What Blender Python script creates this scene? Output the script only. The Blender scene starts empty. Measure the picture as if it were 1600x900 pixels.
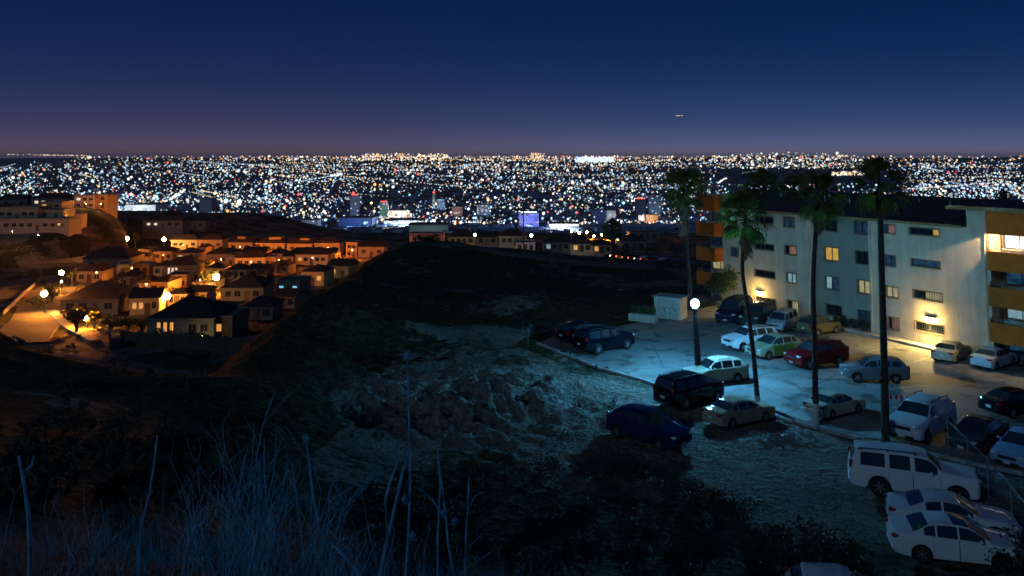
import bpy, bmesh, math, random
import numpy as np
from mathutils import Vector, Matrix
random.seed(7); rng = np.random.default_rng(7)
SC = bpy.context.scene
COL = SC.collection
R = math.radians

# ------------------------------------------------------------------ camera
CAMZ, PITCH, FPX, HOR = 15.0, R(4.0), 1300.0, 247.0
CY = HOR - FPX*math.tan(PITCH)
cam = bpy.data.cameras.new('camera'); camo = bpy.data.objects.new('camera', cam); COL.objects.link(camo)
camo.location = (0, 0, CAMZ); camo.rotation_euler = (R(90)+PITCH, 0, 0)
cam.sensor_width = 36; cam.lens = FPX/1600*36; cam.shift_y = -(450-CY)/1600
cam.clip_start = .1; cam.clip_end = 120000
SC.camera = camo

# ------------------------------------------------------------------ night sky
W = bpy.data.worlds.new('World'); SC.world = W; W.use_nodes = True
nt = W.node_tree; nt.nodes.clear()
def srgb(r, g, b):
    f = lambda c: (c/255/12.92 if c/255 <= .04045 else ((c/255+.055)/1.055)**2.4)
    return (f(r), f(g), f(b), 1)
wo = nt.nodes.new('ShaderNodeOutputWorld'); bg = nt.nodes.new('ShaderNodeBackground')
tc = nt.nodes.new('ShaderNodeTexCoord'); sx = nt.nodes.new('ShaderNodeSeparateXYZ')
nt.links.new(tc.outputs['Generated'], sx.inputs[0])
def sky_ramp(stops):
    n = nt.nodes.new('ShaderNodeValToRGB'); e = n.color_ramp.elements
    n.color_ramp.interpolation = 'B_SPLINE'
    while len(e) < len(stops): e.new(.5)
    for k, (p, c) in enumerate(stops): e[k].position = p; e[k].color = srgb(*c)
    nt.links.new(sx.outputs['Z'], n.inputs[0]); return n
r1 = sky_ramp([(0, (130, 100, 106)), (.012, (88, 78, 102)), (.04, (54, 58, 95)), (.09, (25, 42, 86)), (.15, (10, 34, 78)), (.22, (6, 28, 70)), (.5, (3, 18, 48)), (1, (3, 12, 36))])
r2 = sky_ramp([(0, (150, 138, 158)), (.012, (94, 102, 142)), (.04, (48, 70, 115)), (.09, (17, 46, 94)), (.15, (4, 35, 83)), (.22, (1, 29, 73)), (.5, (2, 20, 54)), (1, (2, 14, 40))])
mr = nt.nodes.new('ShaderNodeMapRange'); mr.interpolation_type = 'SMOOTHSTEP'
mr.inputs[1].default_value = -.35; mr.inputs[2].default_value = .35
nt.links.new(sx.outputs['X'], mr.inputs[0])
mx = nt.nodes.new('ShaderNodeMixRGB'); nt.links.new(mr.outputs[0], mx.inputs[0])
nt.links.new(r1.outputs[0], mx.inputs[1]); nt.links.new(r2.outputs[0], mx.inputs[2])
nt.links.new(mx.outputs[0], bg.inputs[0]); bg.inputs[1].default_value = 1.0
nt.links.new(bg.outputs[0], wo.inputs[0])

# weak cold fill light added from behind left of the camera, source unseen
sun = bpy.data.lights.new('cold_fill', 'SUN'); suno = bpy.data.objects.new('cold_fill', sun); COL.objects.link(suno)
sun.energy = .3; sun.angle = R(6); sun.color = (.36, .67, 1.0)
suno.rotation_euler = Vector((.62, .68, -.37)).to_track_quat('-Z', 'Y').to_euler()

SC.view_settings.view_transform = 'Standard'; SC.view_settings.look = 'None'
SC.view_settings.exposure = 0; SC.view_settings.gamma = 1; SC.view_settings.use_curve_mapping = False
SC.render.engine = 'CYCLES'
SC.cycles.use_denoising = True; SC.cycles.max_bounces = 4; SC.cycles.diffuse_bounces = 2; SC.cycles.glossy_bounces = 3
SC.cycles.sample_clamp_indirect = 2.0; SC.cycles.caustics_reflective = False; SC.cycles.caustics_refractive = False
SC.cycles.use_light_tree = True

# ------------------------------------------------------------------ helpers
def ray(px, py):
    xc, yc = (px-800)/FPX, -(py-CY)/FPX
    return Vector((xc, math.cos(PITCH)-yc*math.sin(PITCH), math.sin(PITCH)+yc*math.cos(PITCH)))
def G(px, py, z=0.0):                       # ground point under a photo pixel at height z
    d = ray(px, py); t = (z-CAMZ)/d.z
    return Vector((d.x*t, d.y*t, z))
def AT(px, py, D):                          # point at depth D
    d = ray(px, py); t = D/d.y
    return Vector((d.x*t, D, CAMZ+d.z*t))
def V(px, py):                              # point on the valley slope
    d = ray(px, py); t = (-6.3-CAMZ)/(d.z+.047*d.y)
    return Vector((d.x*t, d.y*t, CAMZ+d.z*t))

class MB:
    def __init__(s): s.v, s.f, s.m = [], [], []
    def add(s, vs, fs, mi=0):
        o = len(s.v); s.v += [tuple(v) for v in vs]
        s.f += [tuple(i+o for i in f) for f in fs]; s.m += [mi]*len(fs); return s
    def box(s, c, d, rz=0, mi=0, rot=None):
        hx, hy, hz = d[0]/2, d[1]/2, d[2]/2
        vs = [Vector((x*hx, y*hy, z*hz)) for z in (-1, 1) for y in (-1, 1) for x in (-1, 1)]
        M = rot if rot is not None else Matrix.Rotation(rz, 3, 'Z')
        vs = [M @ v + Vector(c) for v in vs]
        return s.add(vs, [(0, 2, 3, 1), (4, 5, 7, 6), (0, 1, 5, 4), (2, 6, 7, 3), (0, 4, 6, 2), (1, 3, 7, 5)], mi)
    def rbox(s, c, d, b=.02, rz=0, mi=0):   # box with chamfered edges
        hx, hy, hz = d[0]/2, d[1]/2, d[2]/2; b = min(b, hx*.9, hy*.9, hz*.9)
        M = Matrix.Rotation(rz, 3, 'Z'); vs = []
        ring = lambda ex, ey: [(-ex, -ey+0), (ex, -ey), (ex, ey), (-ex, ey)]
        def oct_(ex, ey, bb): return [(-ex+bb, -ey), (ex-bb, -ey), (ex, -ey+bb), (ex, ey-bb), (ex-bb, ey), (-ex+bb, ey), (-ex, ey-bb), (-ex, -ey+bb)]
        for z, ins in ((-hz, b), (-hz+b, 0), (hz-b, 0), (hz, b)):
            vs += [M @ Vector((x, y, z)) + Vector(c) for x, y in oct_(hx-ins, hy-ins, max(b-ins*.5, b*.4))]
        fs = [tuple(range(7, -1, -1)), tuple(range(24, 32))]
        for k in range(3):
            for i in range(8): fs.append((k*8+i, k*8+(i+1) % 8, k*8+8+(i+1) % 8, k*8+8+i))
        return s.add(vs, fs, mi)
    def tube(s, pts, rad, n=8, mi=0, cap=True):
        pts = [Vector(p) for p in pts]; vs = []; fs = []
        if not hasattr(rad, '__len__'): rad = [rad]*len(pts)
        for i, p in enumerate(pts):
            t = (pts[min(i+1, len(pts)-1)]-pts[max(i-1, 0)]).normalized()
            a = t.cross(Vector((0, 1, 0)) if abs(t.y) < .9 else Vector((1, 0, 0))).normalized(); b = t.cross(a)
            vs += [p+rad[i]*(a*math.cos(2*math.pi*k/n)+b*math.sin(2*math.pi*k/n)) for k in range(n)]
        for i in range(len(pts)-1):
            for k in range(n): fs.append((i*n+k, i*n+(k+1) % n, (i+1)*n+(k+1) % n, (i+1)*n+k))
        if cap: fs += [tuple(range(n-1, -1, -1)), tuple(range((len(pts)-1)*n, len(pts)*n))]
        return s.add(vs, fs, mi)
    def lathe(s, prof, axis='Z', c=(0, 0, 0), n=20, mi=0):   # profile of (radius, height)
        vs, fs = [], []
        for r, h in prof:
            for k in range(n):
                a = 2*math.pi*k/n; x, y = r*math.cos(a), r*math.sin(a)
                p = (x, y, h) if axis == 'Z' else ((x, h, y) if axis == 'Y' else (h, x, y))
                vs.append(Vector(p)+Vector(c))
        for i in range(len(prof)-1):
            for k in range(n): fs.append((i*n+k, i*n+(k+1) % n, (i+1)*n+(k+1) % n, (i+1)*n+k))
        return s.add(vs, fs, mi)
    def prism(s, poly, z0, z1, mi=0):
        n = len(poly); vs = [(x, y, z0) for x, y in poly]+[(x, y, z1) for x, y in poly]
        fs = [tuple(range(n-1, -1, -1)), tuple(range(n, 2*n))]+[(i, (i+1) % n, n+(i+1) % n, n+i) for i in range(n)]
        return s.add(vs, fs, mi)
    def mesh(s, name, mats, smooth=None, fix=True):
        me = bpy.data.meshes.new(name); me.from_pydata(s.v, [], s.f)
        for m in (mats if isinstance(mats, (list, tuple)) else [mats]): me.materials.append(m)
        if any(s.m): me.polygons.foreach_set('material_index', s.m)
        if fix:
            bm = bmesh.new(); bm.from_mesh(me); bmesh.ops.recalc_face_normals(bm, faces=bm.faces[:]); bm.to_mesh(me); bm.free()
        if smooth:
            me.polygons.foreach_set('use_smooth', [True]*len(me.polygons))
            me.set_sharp_from_angle(angle=R(smooth))
        me.update(); return me
def link(name, me, parent=None, loc=None, rz=None):
    o = bpy.data.objects.new(name, me); COL.objects.link(o)
    if parent: o.parent = parent
    if loc is not None: o.location = loc
    if rz is not None: o.rotation_euler = (0, 0, rz)
    return o
def tag(o, label=None, cat=None, group=None, kind=None):
    for k, v in (('label', label), ('category', cat), ('group', group), ('kind', kind)):
        if v: o[k] = v
    return o
def thing(name, label, cat, loc=(0, 0, 0), rz=0, group=None):
    o = bpy.data.objects.new(name, None); COL.objects.link(o); o.location = loc; o.rotation_euler = (0, 0, rz)
    o.empty_display_size = .2
    return tag(o, label, cat, group)
def copy_tree(o, parent=None):
    c = o.copy(); COL.objects.link(c); c.parent = parent
    for ch in list(o.children): copy_tree(ch, c)
    return c
def point_light(parent, loc, power, color, radius=.1, name='lamp_light', spot=None, aim=None):
    l = bpy.data.lights.new(name, 'SPOT' if spot else 'POINT'); l.energy = power; l.color = color; l.shadow_soft_size = radius
    if spot: l.spot_size = R(spot); l.spot_blend = .7
    o = bpy.data.objects.new(name, l); COL.objects.link(o)
    if parent: o.parent = parent
    o.location = loc
    if aim is not None: o.rotation_euler = Vector(aim).to_track_quat('-Z', 'Y').to_euler()
    return o

# ------------------------------------------------------------------ materials
MATS = {}
def mat(name, col, rough=.7, metal=0., var=.0, scale=4., bump=0., coat=0., col2=None, detail=6, spec=None):
    if name in MATS: return MATS[name]
    m = bpy.data.materials.new(name); m.use_nodes = True; MATS[name] = m
    n = m.node_tree.nodes; b = n['Principled BSDF']; L = m.node_tree.links
    b.inputs['Base Color'].default_value = (*col, 1); b.inputs['Roughness'].default_value = rough; b.inputs['Metallic'].default_value = metal
    if spec is not None: b.inputs['Specular IOR Level'].default_value = spec
    if coat: b.inputs['Coat Weight'].default_value = coat; b.inputs['Coat Roughness'].default_value = .08
    if var or bump or col2:
        t = n.new('ShaderNodeTexCoord'); no = n.new('ShaderNodeTexNoise'); no.inputs['Scale'].default_value = scale; no.inputs['Detail'].default_value = detail
        L.new(t.outputs['Object'], no.inputs['Vector'])
        cr = n.new('ShaderNodeValToRGB'); L.new(no.outputs['Fac'], cr.inputs[0])
        c2 = col2 or tuple(c*(1-var) for c in col); c1 = col if col2 else tuple(min(1, c*(1+var)) for c in col)
        cr.color_ramp.elements[0].position = .35; cr.color_ramp.elements[1].position = .65
        cr.color_ramp.elements[0].color = (*c2, 1); cr.color_ramp.elements[1].color = (*c1, 1)
        L.new(cr.outputs[0], b.inputs['Base Color'])
        if bump:
            bp = n.new('ShaderNodeBump'); bp.inputs['Strength'].default_value = bump; bp.inputs['Distance'].default_value = .05
            no2 = n.new('ShaderNodeTexNoise'); no2.inputs['Scale'].default_value = scale*4; no2.inputs['Detail'].default_value = 8
            L.new(t.outputs['Object'], no2.inputs['Vector']); L.new(no2.outputs['Fac'], bp.inputs['Height']); L.new(bp.outputs[0], b.inputs['Normal'])
    return m
def emit(name, col, strength, sample=True, base=(.06, .06, .06)):
    if name in MATS: return MATS[name]
    m = bpy.data.materials.new(name); m.use_nodes = True; MATS[name] = m
    b = m.node_tree.nodes['Principled BSDF']; b.inputs['Base Color'].default_value = (*base, 1)
    b.inputs['Emission Color'].default_value = (*col, 1); b.inputs['Emission Strength'].default_value = strength
    if not sample: m.cycles.emission_sampling = 'NONE'
    return m
def lit_curtain(name, col, strength, scale=26., dark=.35, axis='X'):
    """a lit window: curtain folds of brighter and dimmer cloth"""
    if name in MATS: return MATS[name]
    m = emit(name, col, strength); n = m.node_tree.nodes; L = m.node_tree.links; b = n['Principled BSDF']
    t = n.new('ShaderNodeTexCoord'); w = n.new('ShaderNodeTexWave'); w.bands_direction = axis; w.inputs['Scale'].default_value = scale/8; w.inputs['Distortion'].default_value = 2.5
    L.new(t.outputs['Object'], w.inputs['Vector'])
    no = n.new('ShaderNodeTexNoise'); no.inputs['Scale'].default_value = 1.7; L.new(t.outputs['Object'], no.inputs['Vector'])
    mu = n.new('ShaderNodeMath'); mu.operation = 'MULTIPLY'; L.new(w.outputs['Fac'], mu.inputs[0]); L.new(no.outputs['Fac'], mu.inputs[1])
    mr_ = n.new('ShaderNodeMapRange'); mr_.inputs[2].default_value = .6; mr_.inputs[3].default_value = strength*dark; mr_.inputs[4].default_value = strength*1.5
    L.new(mu.outputs[0], mr_.inputs[0]); L.new(mr_.outputs[0], b.inputs['Emission Strength'])
    return m
def translucent(m, col, f=.4):
    n = m.node_tree.nodes; L = m.node_tree.links; tr = n.new('ShaderNodeBsdfTranslucent'); tr.inputs[0].default_value = (*col, 1)
    mxs = n.new('ShaderNodeMixShader'); mxs.inputs[0].default_value = f; out = n['Material Output']
    L.new(n['Principled BSDF'].outputs[0], mxs.inputs[1]); L.new(tr.outputs[0], mxs.inputs[2]); L.new(mxs.outputs[0], out.inputs[0]); return m
M_black = mat('dark_rubber', (.012, .012, .013), .6)
M_trim = mat('dark_trim', (.02, .02, .022), .45)
M_glass = mat('car_glass', (.022, .036, .04), .06, spec=.9, coat=1)
M_rim = mat('alloy_rim', (.5, .5, .52), .3, .8)
M_chrome = mat('chrome', (.6, .6, .62), .15, 1)
M_head = mat('headlamp_lens', (.65, .68, .7), .08, .2, coat=1)
M_tail = mat('tail_lens', (.35, .01, .01), .12, coat=1)
M_plate = mat('number_plate', (.6, .62, .6), .4)
M_galv = mat('galvanised_steel', (.32, .34, .36), .45, .6, var=.2)
M_pole = mat('painted_pole', (.02, .022, .025), .5)
M_bulb = emit('sodium_bulb', (1, .42, .09), 420)
# ------------------------------------------------------------------ terrain
def vnoise(x, y, seed=0):
    xi = np.floor(x).astype(np.int64); yi = np.floor(y).astype(np.int64); xf = x-xi; yf = y-yi
    def h(a, b):
        n = (a*374761393+b*668265263+seed*1442695041) & 0x7fffffff
        n = ((n ^ (n >> 13))*1274126177) & 0x7fffffff
        return ((n ^ (n >> 16)) & 0xffff)/65535.
    u = xf*xf*(3-2*xf); v = yf*yf*(3-2*yf)
    return (h(xi, yi)*(1-u)+h(xi+1, yi)*u)*(1-v)+(h(xi, yi+1)*(1-u)+h(xi+1, yi+1)*u)*v
def fbm(x, y, o=4, seed=0):
    s = 0; a = .5
    for k in range(o): s = s+a*(vnoise(x, y, seed+k)-.5); x = x*2.03+7.1; y = y*2.03+3.7; a *= .5
    return s
def sstep(a, b, x): t = np.clip((x-a)/(b-a), 0, 1); return t*t*(3-2*t)

cp = []
for X in (-40, -14, -7, -3, 0, 3, 7, 14, 30): cp.append((X, -6, 13.9-.02*abs(X)))
for X in (-14, -7, -3, 0, 3, 7): cp.append((X, 1, 13.25-.02*abs(X)))
for X, Y, Z in ((-8, 5, 12.6), (-5, 5, 12.4), (-2, 5, 12.3), (1, 5, 12.2), (4, 5, 11.8), (8, 5, 11.2), (14, 5, 9.5), (24, 5, 6),
                (-6, 8, 11.5), (-3, 8, 11.25), (0, 8, 10.9), (3, 8, 10.2), (7, 8, 9.3), (14, 10, 7), (20, 14, 3.2), (30, 14, 1.5),
                (-6, 12, 9.6), (-2, 12, 8.6), (2, 12, 7.9), (6, 12, 7.3), (-4, 20, 6.2), (1, 20, 4.9), (6, 20, 4.3), (10, 20, 3.2), (16, 20, 1.5), (24, 22, .3),
                (0, 28, 2.1), (5, 28, 1.6), (10, 27, 1.0), (-8, 28, 3.8), (2, 34, .6), (7, 34, .3), (14, 28, .2), (30, 30, 0), (45, 20, 0)): cp.append((X, Y, Z))
for px, py, D in ((0, 516, 56), (0, 580, 42), (0, 650, 30), (0, 780, 14), (130, 568, 49), (130, 640, 34), (250, 612, 44), (250, 690, 28), (340, 636, 42), (340, 700, 28),
                  (420, 590, 48), (350, 590, 54), (405, 545, 63), (430, 505, 72), (475, 472, 85), (525, 442, 98), (565, 420, 110), (605, 392, 120), (660, 376, 126), (740, 384, 128), (860, 394, 128), (900, 402, 127), (960, 411, 124), (1050, 424, 116), (470, 560, 60), (540, 500, 72), (-150, 430, 60), (-150, 600, 34), (-400, 500, 50)):
    p = AT(px, py, D); cp.append(tuple(p))
for X, Y in ((-6, 44), (0, 44), (6, 44), (-10, 52), (-2, 55), (4, 60), (-12, 66), (-4, 70), (2, 78), (-14, 80), (-6, 90), (4, 92), (14, 90), (-12, 104), (0, 108),
             (10, 66), (20, 66), (30, 66), (12, 50), (22, 50), (32, 50), (18, 40), (28, 40), (40, 40), (12, 36), (22, 32), (40, 60), (30, 85), (50, 85), (50, 60), (55, 40), (60, 25), (40, 105), (60, 110)):
    cp.append((X, Y, 0))
for px in (-160, 0, 90, 180, 270, 360):                       # valley slope with the houses
    for D in (118, 150, 190, 230, 300, 370):
        if D > 240 and px < 230: continue
        X = (px-800)/FPX*D; cp.append((X, D, -6.3-.047*D))
for px, D in ((440, 190), (440, 240), (500, 240), (440, 300), (520, 300), (560, 300), (440, 370), (520, 370), (600, 370), (400, 150)):
    cp.append(((px-800)/FPX*D, D, -6.3-.047*D))
for px, D, z in ((330, 78, -7.5), (150, 78, -8.5), (20, 84, -8.6), (380, 96, -9.5), (420, 118, -10.5), (470, 150, -12), (520, 170, -12), (560, 190, -13), (250, 60, -3.2), (130, 64, -4.5)):
    cp.append(((px-800)/FPX*D, D, z))
for px, py, D in ((0, 362, 284), (60, 362, 284), (100, 360, 286), (0, 322, 330), (60, 322, 335), (120, 326, 345), (163, 327, 350), (185, 350, 340), (205, 380, 345), (-120, 345, 300), (0, 395, 265), (90, 385, 270), (150, 385, 285), (-120, 410, 240), (-220, 350, 280), (150, 345, 320), (120, 360, 300)):
    cp.append(tuple(AT(px, py, D)))                           # spur on the left
for px, D, z in ((660, 170, -9), (760, 170, -7), (900, 170, -6), (1040, 170, -6), (1150, 170, -5), (640, 235, -13), (760, 235, -10.5), (900, 235, -11), (1050, 235, -11), (1250, 200, -6), (1500, 160, -3), (660, 300, -18), (800, 300, -15), (950, 300, -15), (1100, 300, -15), (1400, 300, -12), (700, 400, -25), (900, 400, -22), (1100, 400, -21), (1500, 400, -20)):
    cp.append(((px-800)/FPX*D, D, z))
cp = np.array(cp, float)
_s = 60.
def _phi(r2): return .5*r2*np.log(np.maximum(r2, 1e-12))
_P = cp[:, :2]/_s; _n = len(_P)
_K = _phi(((_P[:, None]-_P[None])**2).sum(-1))+np.eye(_n)*2e-4
_A = np.zeros((_n+3, _n+3)); _A[:_n, :_n] = _K; _A[:_n, _n] = 1; _A[:_n, _n+1:] = _P; _A[_n, :_n] = 1; _A[_n+1:, :_n] = _P.T
_w = np.linalg.solve(_A, np.r_[cp[:, 2], 0, 0, 0])
def rbf(X, Y):
    q = np.stack([X.ravel(), Y.ravel()], -1)/_s; out = np.empty(len(q))
    for i in range(0, len(q), 20000):
        d = q[i:i+20000]; out[i:i+20000] = _phi(((d[:, None]-_P[None])**2).sum(-1)) @ _w[:_n]+_w[_n]+d @ _w[_n+1:]
    return out.reshape(X.shape)
LOT = [G(838, 537), G(940, 578), G(1205, 651), G(1278, 671), G(1390, 699), G(1600, 742)]
LOT = [(p.x, p.y) for p in LOT]+[(33, 26), (58, 26), (58, 52), (40, 58), (24.5, 85.5), (22, 87.5)]+[(p.x, p.y) for p in (G(1000, 504), G(866, 525))]
def poly_dist(X, Y, poly):                                    # signed distance, negative inside
    d = np.full(X.shape, 1e9); ins = np.zeros(X.shape, bool); n = len(poly)
    for i in range(n):
        (ax, ay), (bx, by) = poly[i], poly[(i+1) % n]
        t = np.clip(((X-ax)*(bx-ax)+(Y-ay)*(by-ay))/((bx-ax)**2+(by-ay)**2), 0, 1)
        d = np.minimum(d, np.hypot(X-ax-t*(bx-ax), Y-ay-t*(by-ay)))
        c = ((ay > Y) != (by > Y)) & (X < (bx-ax)*(Y-ay)/(by-ay+1e-12)+ax); ins ^= c
    return np.where(ins, -d, d)
MOUNDS = [  # photo pixel of the foot, height, radius along x, radius along y
    (455, 562, 1.0, 2.2, 2.2), (500, 578, .8, 2.0, 1.5), (510, 530, .9, 3.0, 2.0), (560, 530, 1.0, 3.2, 2.0), (600, 500, 1.3, 4.0, 3.0), (640, 525, .9, 3.0, 2.5), (560, 490, 1.1, 3., 3.5),
    (712, 650, 1.5, 2.3, 1.4), (790, 640, 1.55, 2.3, 1.3), (740, 610, .4, 4.0, 2.0), (855, 628, .8, 1.8, 1.1), (600, 600, .5, 3.0, 2.0), (620, 664, .6, 1.4, 1.0), (690, 660, .6, 1.6, 1.0), (870, 605, .35, 1.2, .8), (905, 600, .3, 1.0, .7),
    (830, 478, 1.1, 5.0, 2.0), (780, 486, .5, 6.0, 2.0), (760, 520, .7, 2.5, 1.8), (820, 527, .5, 1.6, 1.2), (1215, 690, .3, 1.9, 1.3), (1260, 692, .24, 1.7, 1.1), (1180, 690, .2, 1.5, 1.),
    (540, 640, -1.2, 3.4, 2.6), (500, 660, -1., 3.5, 2.5), (860, 575, -.5, 2.6, 1.5), (640, 478, .7, 6, 2), (700, 470, .5, 6, 2)]
MOUNDS = [(*G(px, py)[:2], h, rx, ry) for px, py, h, rx, ry in MOUNDS]
def height(X, Y):
    X = np.asarray(X, float); Y = np.asarray(Y, float)
    near = np.where(Y < 520, rbf(X, np.minimum(Y, 520)), -30)
    far = -28-72*sstep(420, 1150, Y)+115*sstep(2600, 14000, Y)**1.0
    # dark ridge behind the valley, falling to the right
    far = far+14*np.exp(-((Y-520)/90)**2)*(1-sstep(-170, -95, X))
    ang = X/np.maximum(Y, 1)*FPX+800
    far = far+sstep(5000, 8000, Y)*(1-sstep(11000, 15000, Y))*(34*np.exp(-((ang-640)/70)**4)+46*np.exp(-((ang-1235)/105)**2)+18*np.exp(-((ang-1110)/90)**2)+12*np.exp(-((ang-845)/40)**2))
    far = far+sstep(15000, 20000, Y)*60*np.exp(-((ang-1620)/60)**2)
    far = far+fbm(X/900, Y/900, 4, 11)*np.clip((Y-1500)/60, 0, 26)*np.clip(1-(Y-7000)/6000, .3, 1)
    px_ = X/np.maximum(Y, 1)*FPX+800                         # the valley floor is one even slope
    foot = np.where(px_ < 205, 258+(px_-28)*.2, 900); vm = sstep(76, 96, Y+(X+45)*.25)*(1-sstep(-42, -29, X))*(1-sstep(-12, 10, Y-foot))*(1-sstep(385, 440, Y))
    near = near+(-6.3-.047*Y-near)*vm
    z = near+(far-near)*sstep(400, 560, Y)
    dl = poly_dist(X, Y, LOT); flat = sstep(.0, 9., dl)      # the lot itself is dead flat
    amp = np.clip(Y/40, .12, 1.)*.55*(Y < 450)
    z = z+flat*amp*fbm(X/2.6, Y/2.6, 4, 3)*(.6+.4*sstep(20, 60, Y))
    bare = np.exp(-(((X+2)/14)**2+((Y-56)/17)**2))            # graded earth: ruts of the digger
    u = X*.8+Y*.6; z = z+flat*bare*.85*(np.abs(((u/1.5+fbm(X/5, Y/5, 2, 5)*1.5) % 1)-.5)-.25)*np.clip(.6+1.6*fbm(X/4, Y/4, 2, 15), 0, 1.2)
    z = z+flat*bare*.6*fbm(X/1.1, Y/1.1, 5, 21)
    rub = np.exp(-(((X+1)/10)**2+((Y-54)/9)**2)**2)           # heaped rubble: sharp ridges
    z = z+flat*rub*1.1*(.2-np.abs(fbm(X/1.7, Y/1.3, 4, 41))*1.6)
    for mx_, my_, h, rx, ry in MOUNDS:
        e = ((X-mx_)/rx)**2+((Y-my_)/ry)**2
        z = z+h*np.exp(-e)*(1+.5*fbm(X/.8, Y/.8, 3, 8))
    inside = dl < .25
    return np.where(inside, -.06, np.where(dl < 9, z*sstep(.0, 5.5, dl)+(1-sstep(.0, 5.5, dl))*np.minimum(z, .02+.06*fbm(X/.7, Y/.7, 3, 9)), z))

# polar sheet, dense where the photo looks
th = np.concatenate([np.linspace(-75, -36, 40), np.linspace(-35.6, 35.6, 620), np.linspace(36, 75, 40)])
rr = np.concatenate([np.linspace(.6, 8, 40)[:-1], np.geomspace(8, 26, 60)[:-1], np.geomspace(26, 130, 330)[:-1], np.geomspace(130, 520, 130)[:-1], np.geomspace(520, 40000, 120)])
TH, RR = np.meshgrid(np.radians(th), rr)
GX = RR*np.sin(TH); GY = RR*np.cos(TH)-.5
GZ = height(GX, GY)
_thr = np.radians(th)
def ground(X, Y):                                             # height of the sheet itself, between its own vertices
    X = np.asarray(X, float); Y = np.asarray(Y, float)+.5; a_ = np.arctan2(X, Y); r_ = np.hypot(X, Y)
    i = np.clip(np.searchsorted(rr, r_)-1, 0, len(rr)-2); j = np.clip(np.searchsorted(_thr, a_)-1, 0, len(_thr)-2)
    u = np.clip((r_-rr[i])/(rr[i+1]-rr[i]), 0, 1); v = np.clip((a_-_thr[j])/(_thr[j+1]-_thr[j]), 0, 1)
    return (GZ[i, j]*(1-u)+GZ[i+1, j]*u)*(1-v)+(GZ[i, j+1]*(1-u)+GZ[i+1, j+1]*u)*v
def hz(x, y): return float(ground(x, y))
def scrub_mask(X, Y):                                         # 1 where low scrub covers the earth
    dl = poly_dist(X, Y, LOT)
    m = .5+2.1*fbm(X/6, Y/6, 4, 31)
    bare = np.exp(-(((X-1)/12.5)**2+((Y-57)/15)**2)**2)+np.exp(-(((X-12)/11)**2+((Y-42)/9)**2)**2)+np.exp(-(((X-24)/9)**2+((Y-36)/5)**2)**2)
    m = m-.85*np.clip(bare, 0, 1)+.3+.5*((X < -9) & (Y > 38) & (Y < 90))+.7*(1-sstep(24, 36, Y))+.35*((X < -19) & (Y < 120))
    m = m+.55*((dl > 0) & (dl < 1.6) & (Y > 47) & (X < 14))-.3*(Y > 118)
    m = m-.7*np.exp(-(((X-14)/8)**2+((Y-43)/5)**2)**2)-.8*((X < -38) & (Y > 88) & (Y < 132))
    return np.clip(m, 0, 1)
def rubble_mask(X, Y):                                        # pale dug subsoil
    r_ = .8*np.exp(-(((X-0)/9)**2+((Y-54)/8)**2)**2)
    for mx_, my_, h, rx, ry in MOUNDS:
        if h > 0 and my_ < 61 and mx_ > -9: r_ = np.maximum(r_, np.exp(-(((X-mx_)/rx)**2+((Y-my_)/ry)**2)*.9))
    return np.clip(r_*(.75+1.5*fbm(X/1.5, Y/1.5, 4, 61)), 0, 1)
verts = np.stack([GX, GY, GZ], -1).reshape(-1, 3); nr, nc = GX.shape
ii = np.arange((nr-1)*(nc-1)); a = (ii//(nc-1))*nc+ii % (nc-1)
faces = np.stack([a, a+1, a+nc+1, a+nc], -1)
me = bpy.data.meshes.new('hillside_ground')
me.vertices.add(len(verts)); me.vertices.foreach_set('co', verts.ravel())
me.loops.add(faces.size); me.loops.foreach_set('vertex_index', faces.ravel())
me.polygons.add(len(faces)); me.polygons.foreach_set('loop_start', np.arange(0, faces.size, 4)); me.polygons.foreach_set('loop_total', np.full(len(faces), 4))
me.polygons.foreach_set('use_smooth', np.ones(len(faces), bool))
me.update(); me.validate()
ar = me.attributes.new('rubble', 'FLOAT', 'POINT'); ar.data.foreach_set('value', rubble_mask(GX, GY).ravel())
at = me.attributes.new('scrub', 'FLOAT', 'POINT'); at.data.foreach_set('value', scrub_mask(GX, GY).ravel())
gm = bpy.data.materials.new('earth_and_scrub'); gm.use_nodes = True
n = gm.node_tree.nodes; L = gm.node_tree.links; b = n['Principled BSDF']; b.inputs['Roughness'].default_value = .95; b.inputs['Specular IOR Level'].default_value = .1
t = n.new('ShaderNodeTexCoord')
def noise(sc, det=8, vec=None):
    q = n.new('ShaderNodeTexNoise'); q.inputs['Scale'].default_value = sc; q.inputs['Detail'].default_value = det
    L.new(vec or t.outputs['Object'], q.inputs['Vector']); return q
def ramp(src, stops):
    q = n.new('ShaderNodeValToRGB'); e = q.color_ramp.elements
    while len(e) < len(stops): e.new(.5)
    for k, (p, c) in enumerate(stops): e[k].position = p; e[k].color = (*c, 1)
    L.new(src, q.inputs[0]); return q
def mixc(f, c1, c2):
    q = n.new('ShaderNodeMixRGB'); L.new(f, q.inputs[0]); L.new(c1, q.inputs[1]); L.new(c2, q.inputs[2]); return q.outputs[0]
dirt = ramp(noise(.35).outputs['Fac'], [(.3, (.10, .08, .058)), (.5, (.17, .14, .105)), (.7, (.25, .21, .16))])
spk = ramp(noise(9, 4).outputs['Fac'], [(.35, (.05, .04, .03)), (.5, (.15, .125, .10)), (.68, (.36, .33, .28))])
d2 = n.new('ShaderNodeMixRGB'); d2.inputs[0].default_value = .45; L.new(dirt.outputs[0], d2.inputs[1]); L.new(spk.outputs[0], d2.inputs[2])
veg = ramp(noise(2.2).outputs['Fac'], [(.32, (.012, .016, .008)), (.52, (.035, .042, .018)), (.7, (.085, .075, .04))])
an = n.new('ShaderNodeAttribute'); an.attribute_name = 'scrub'
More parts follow.
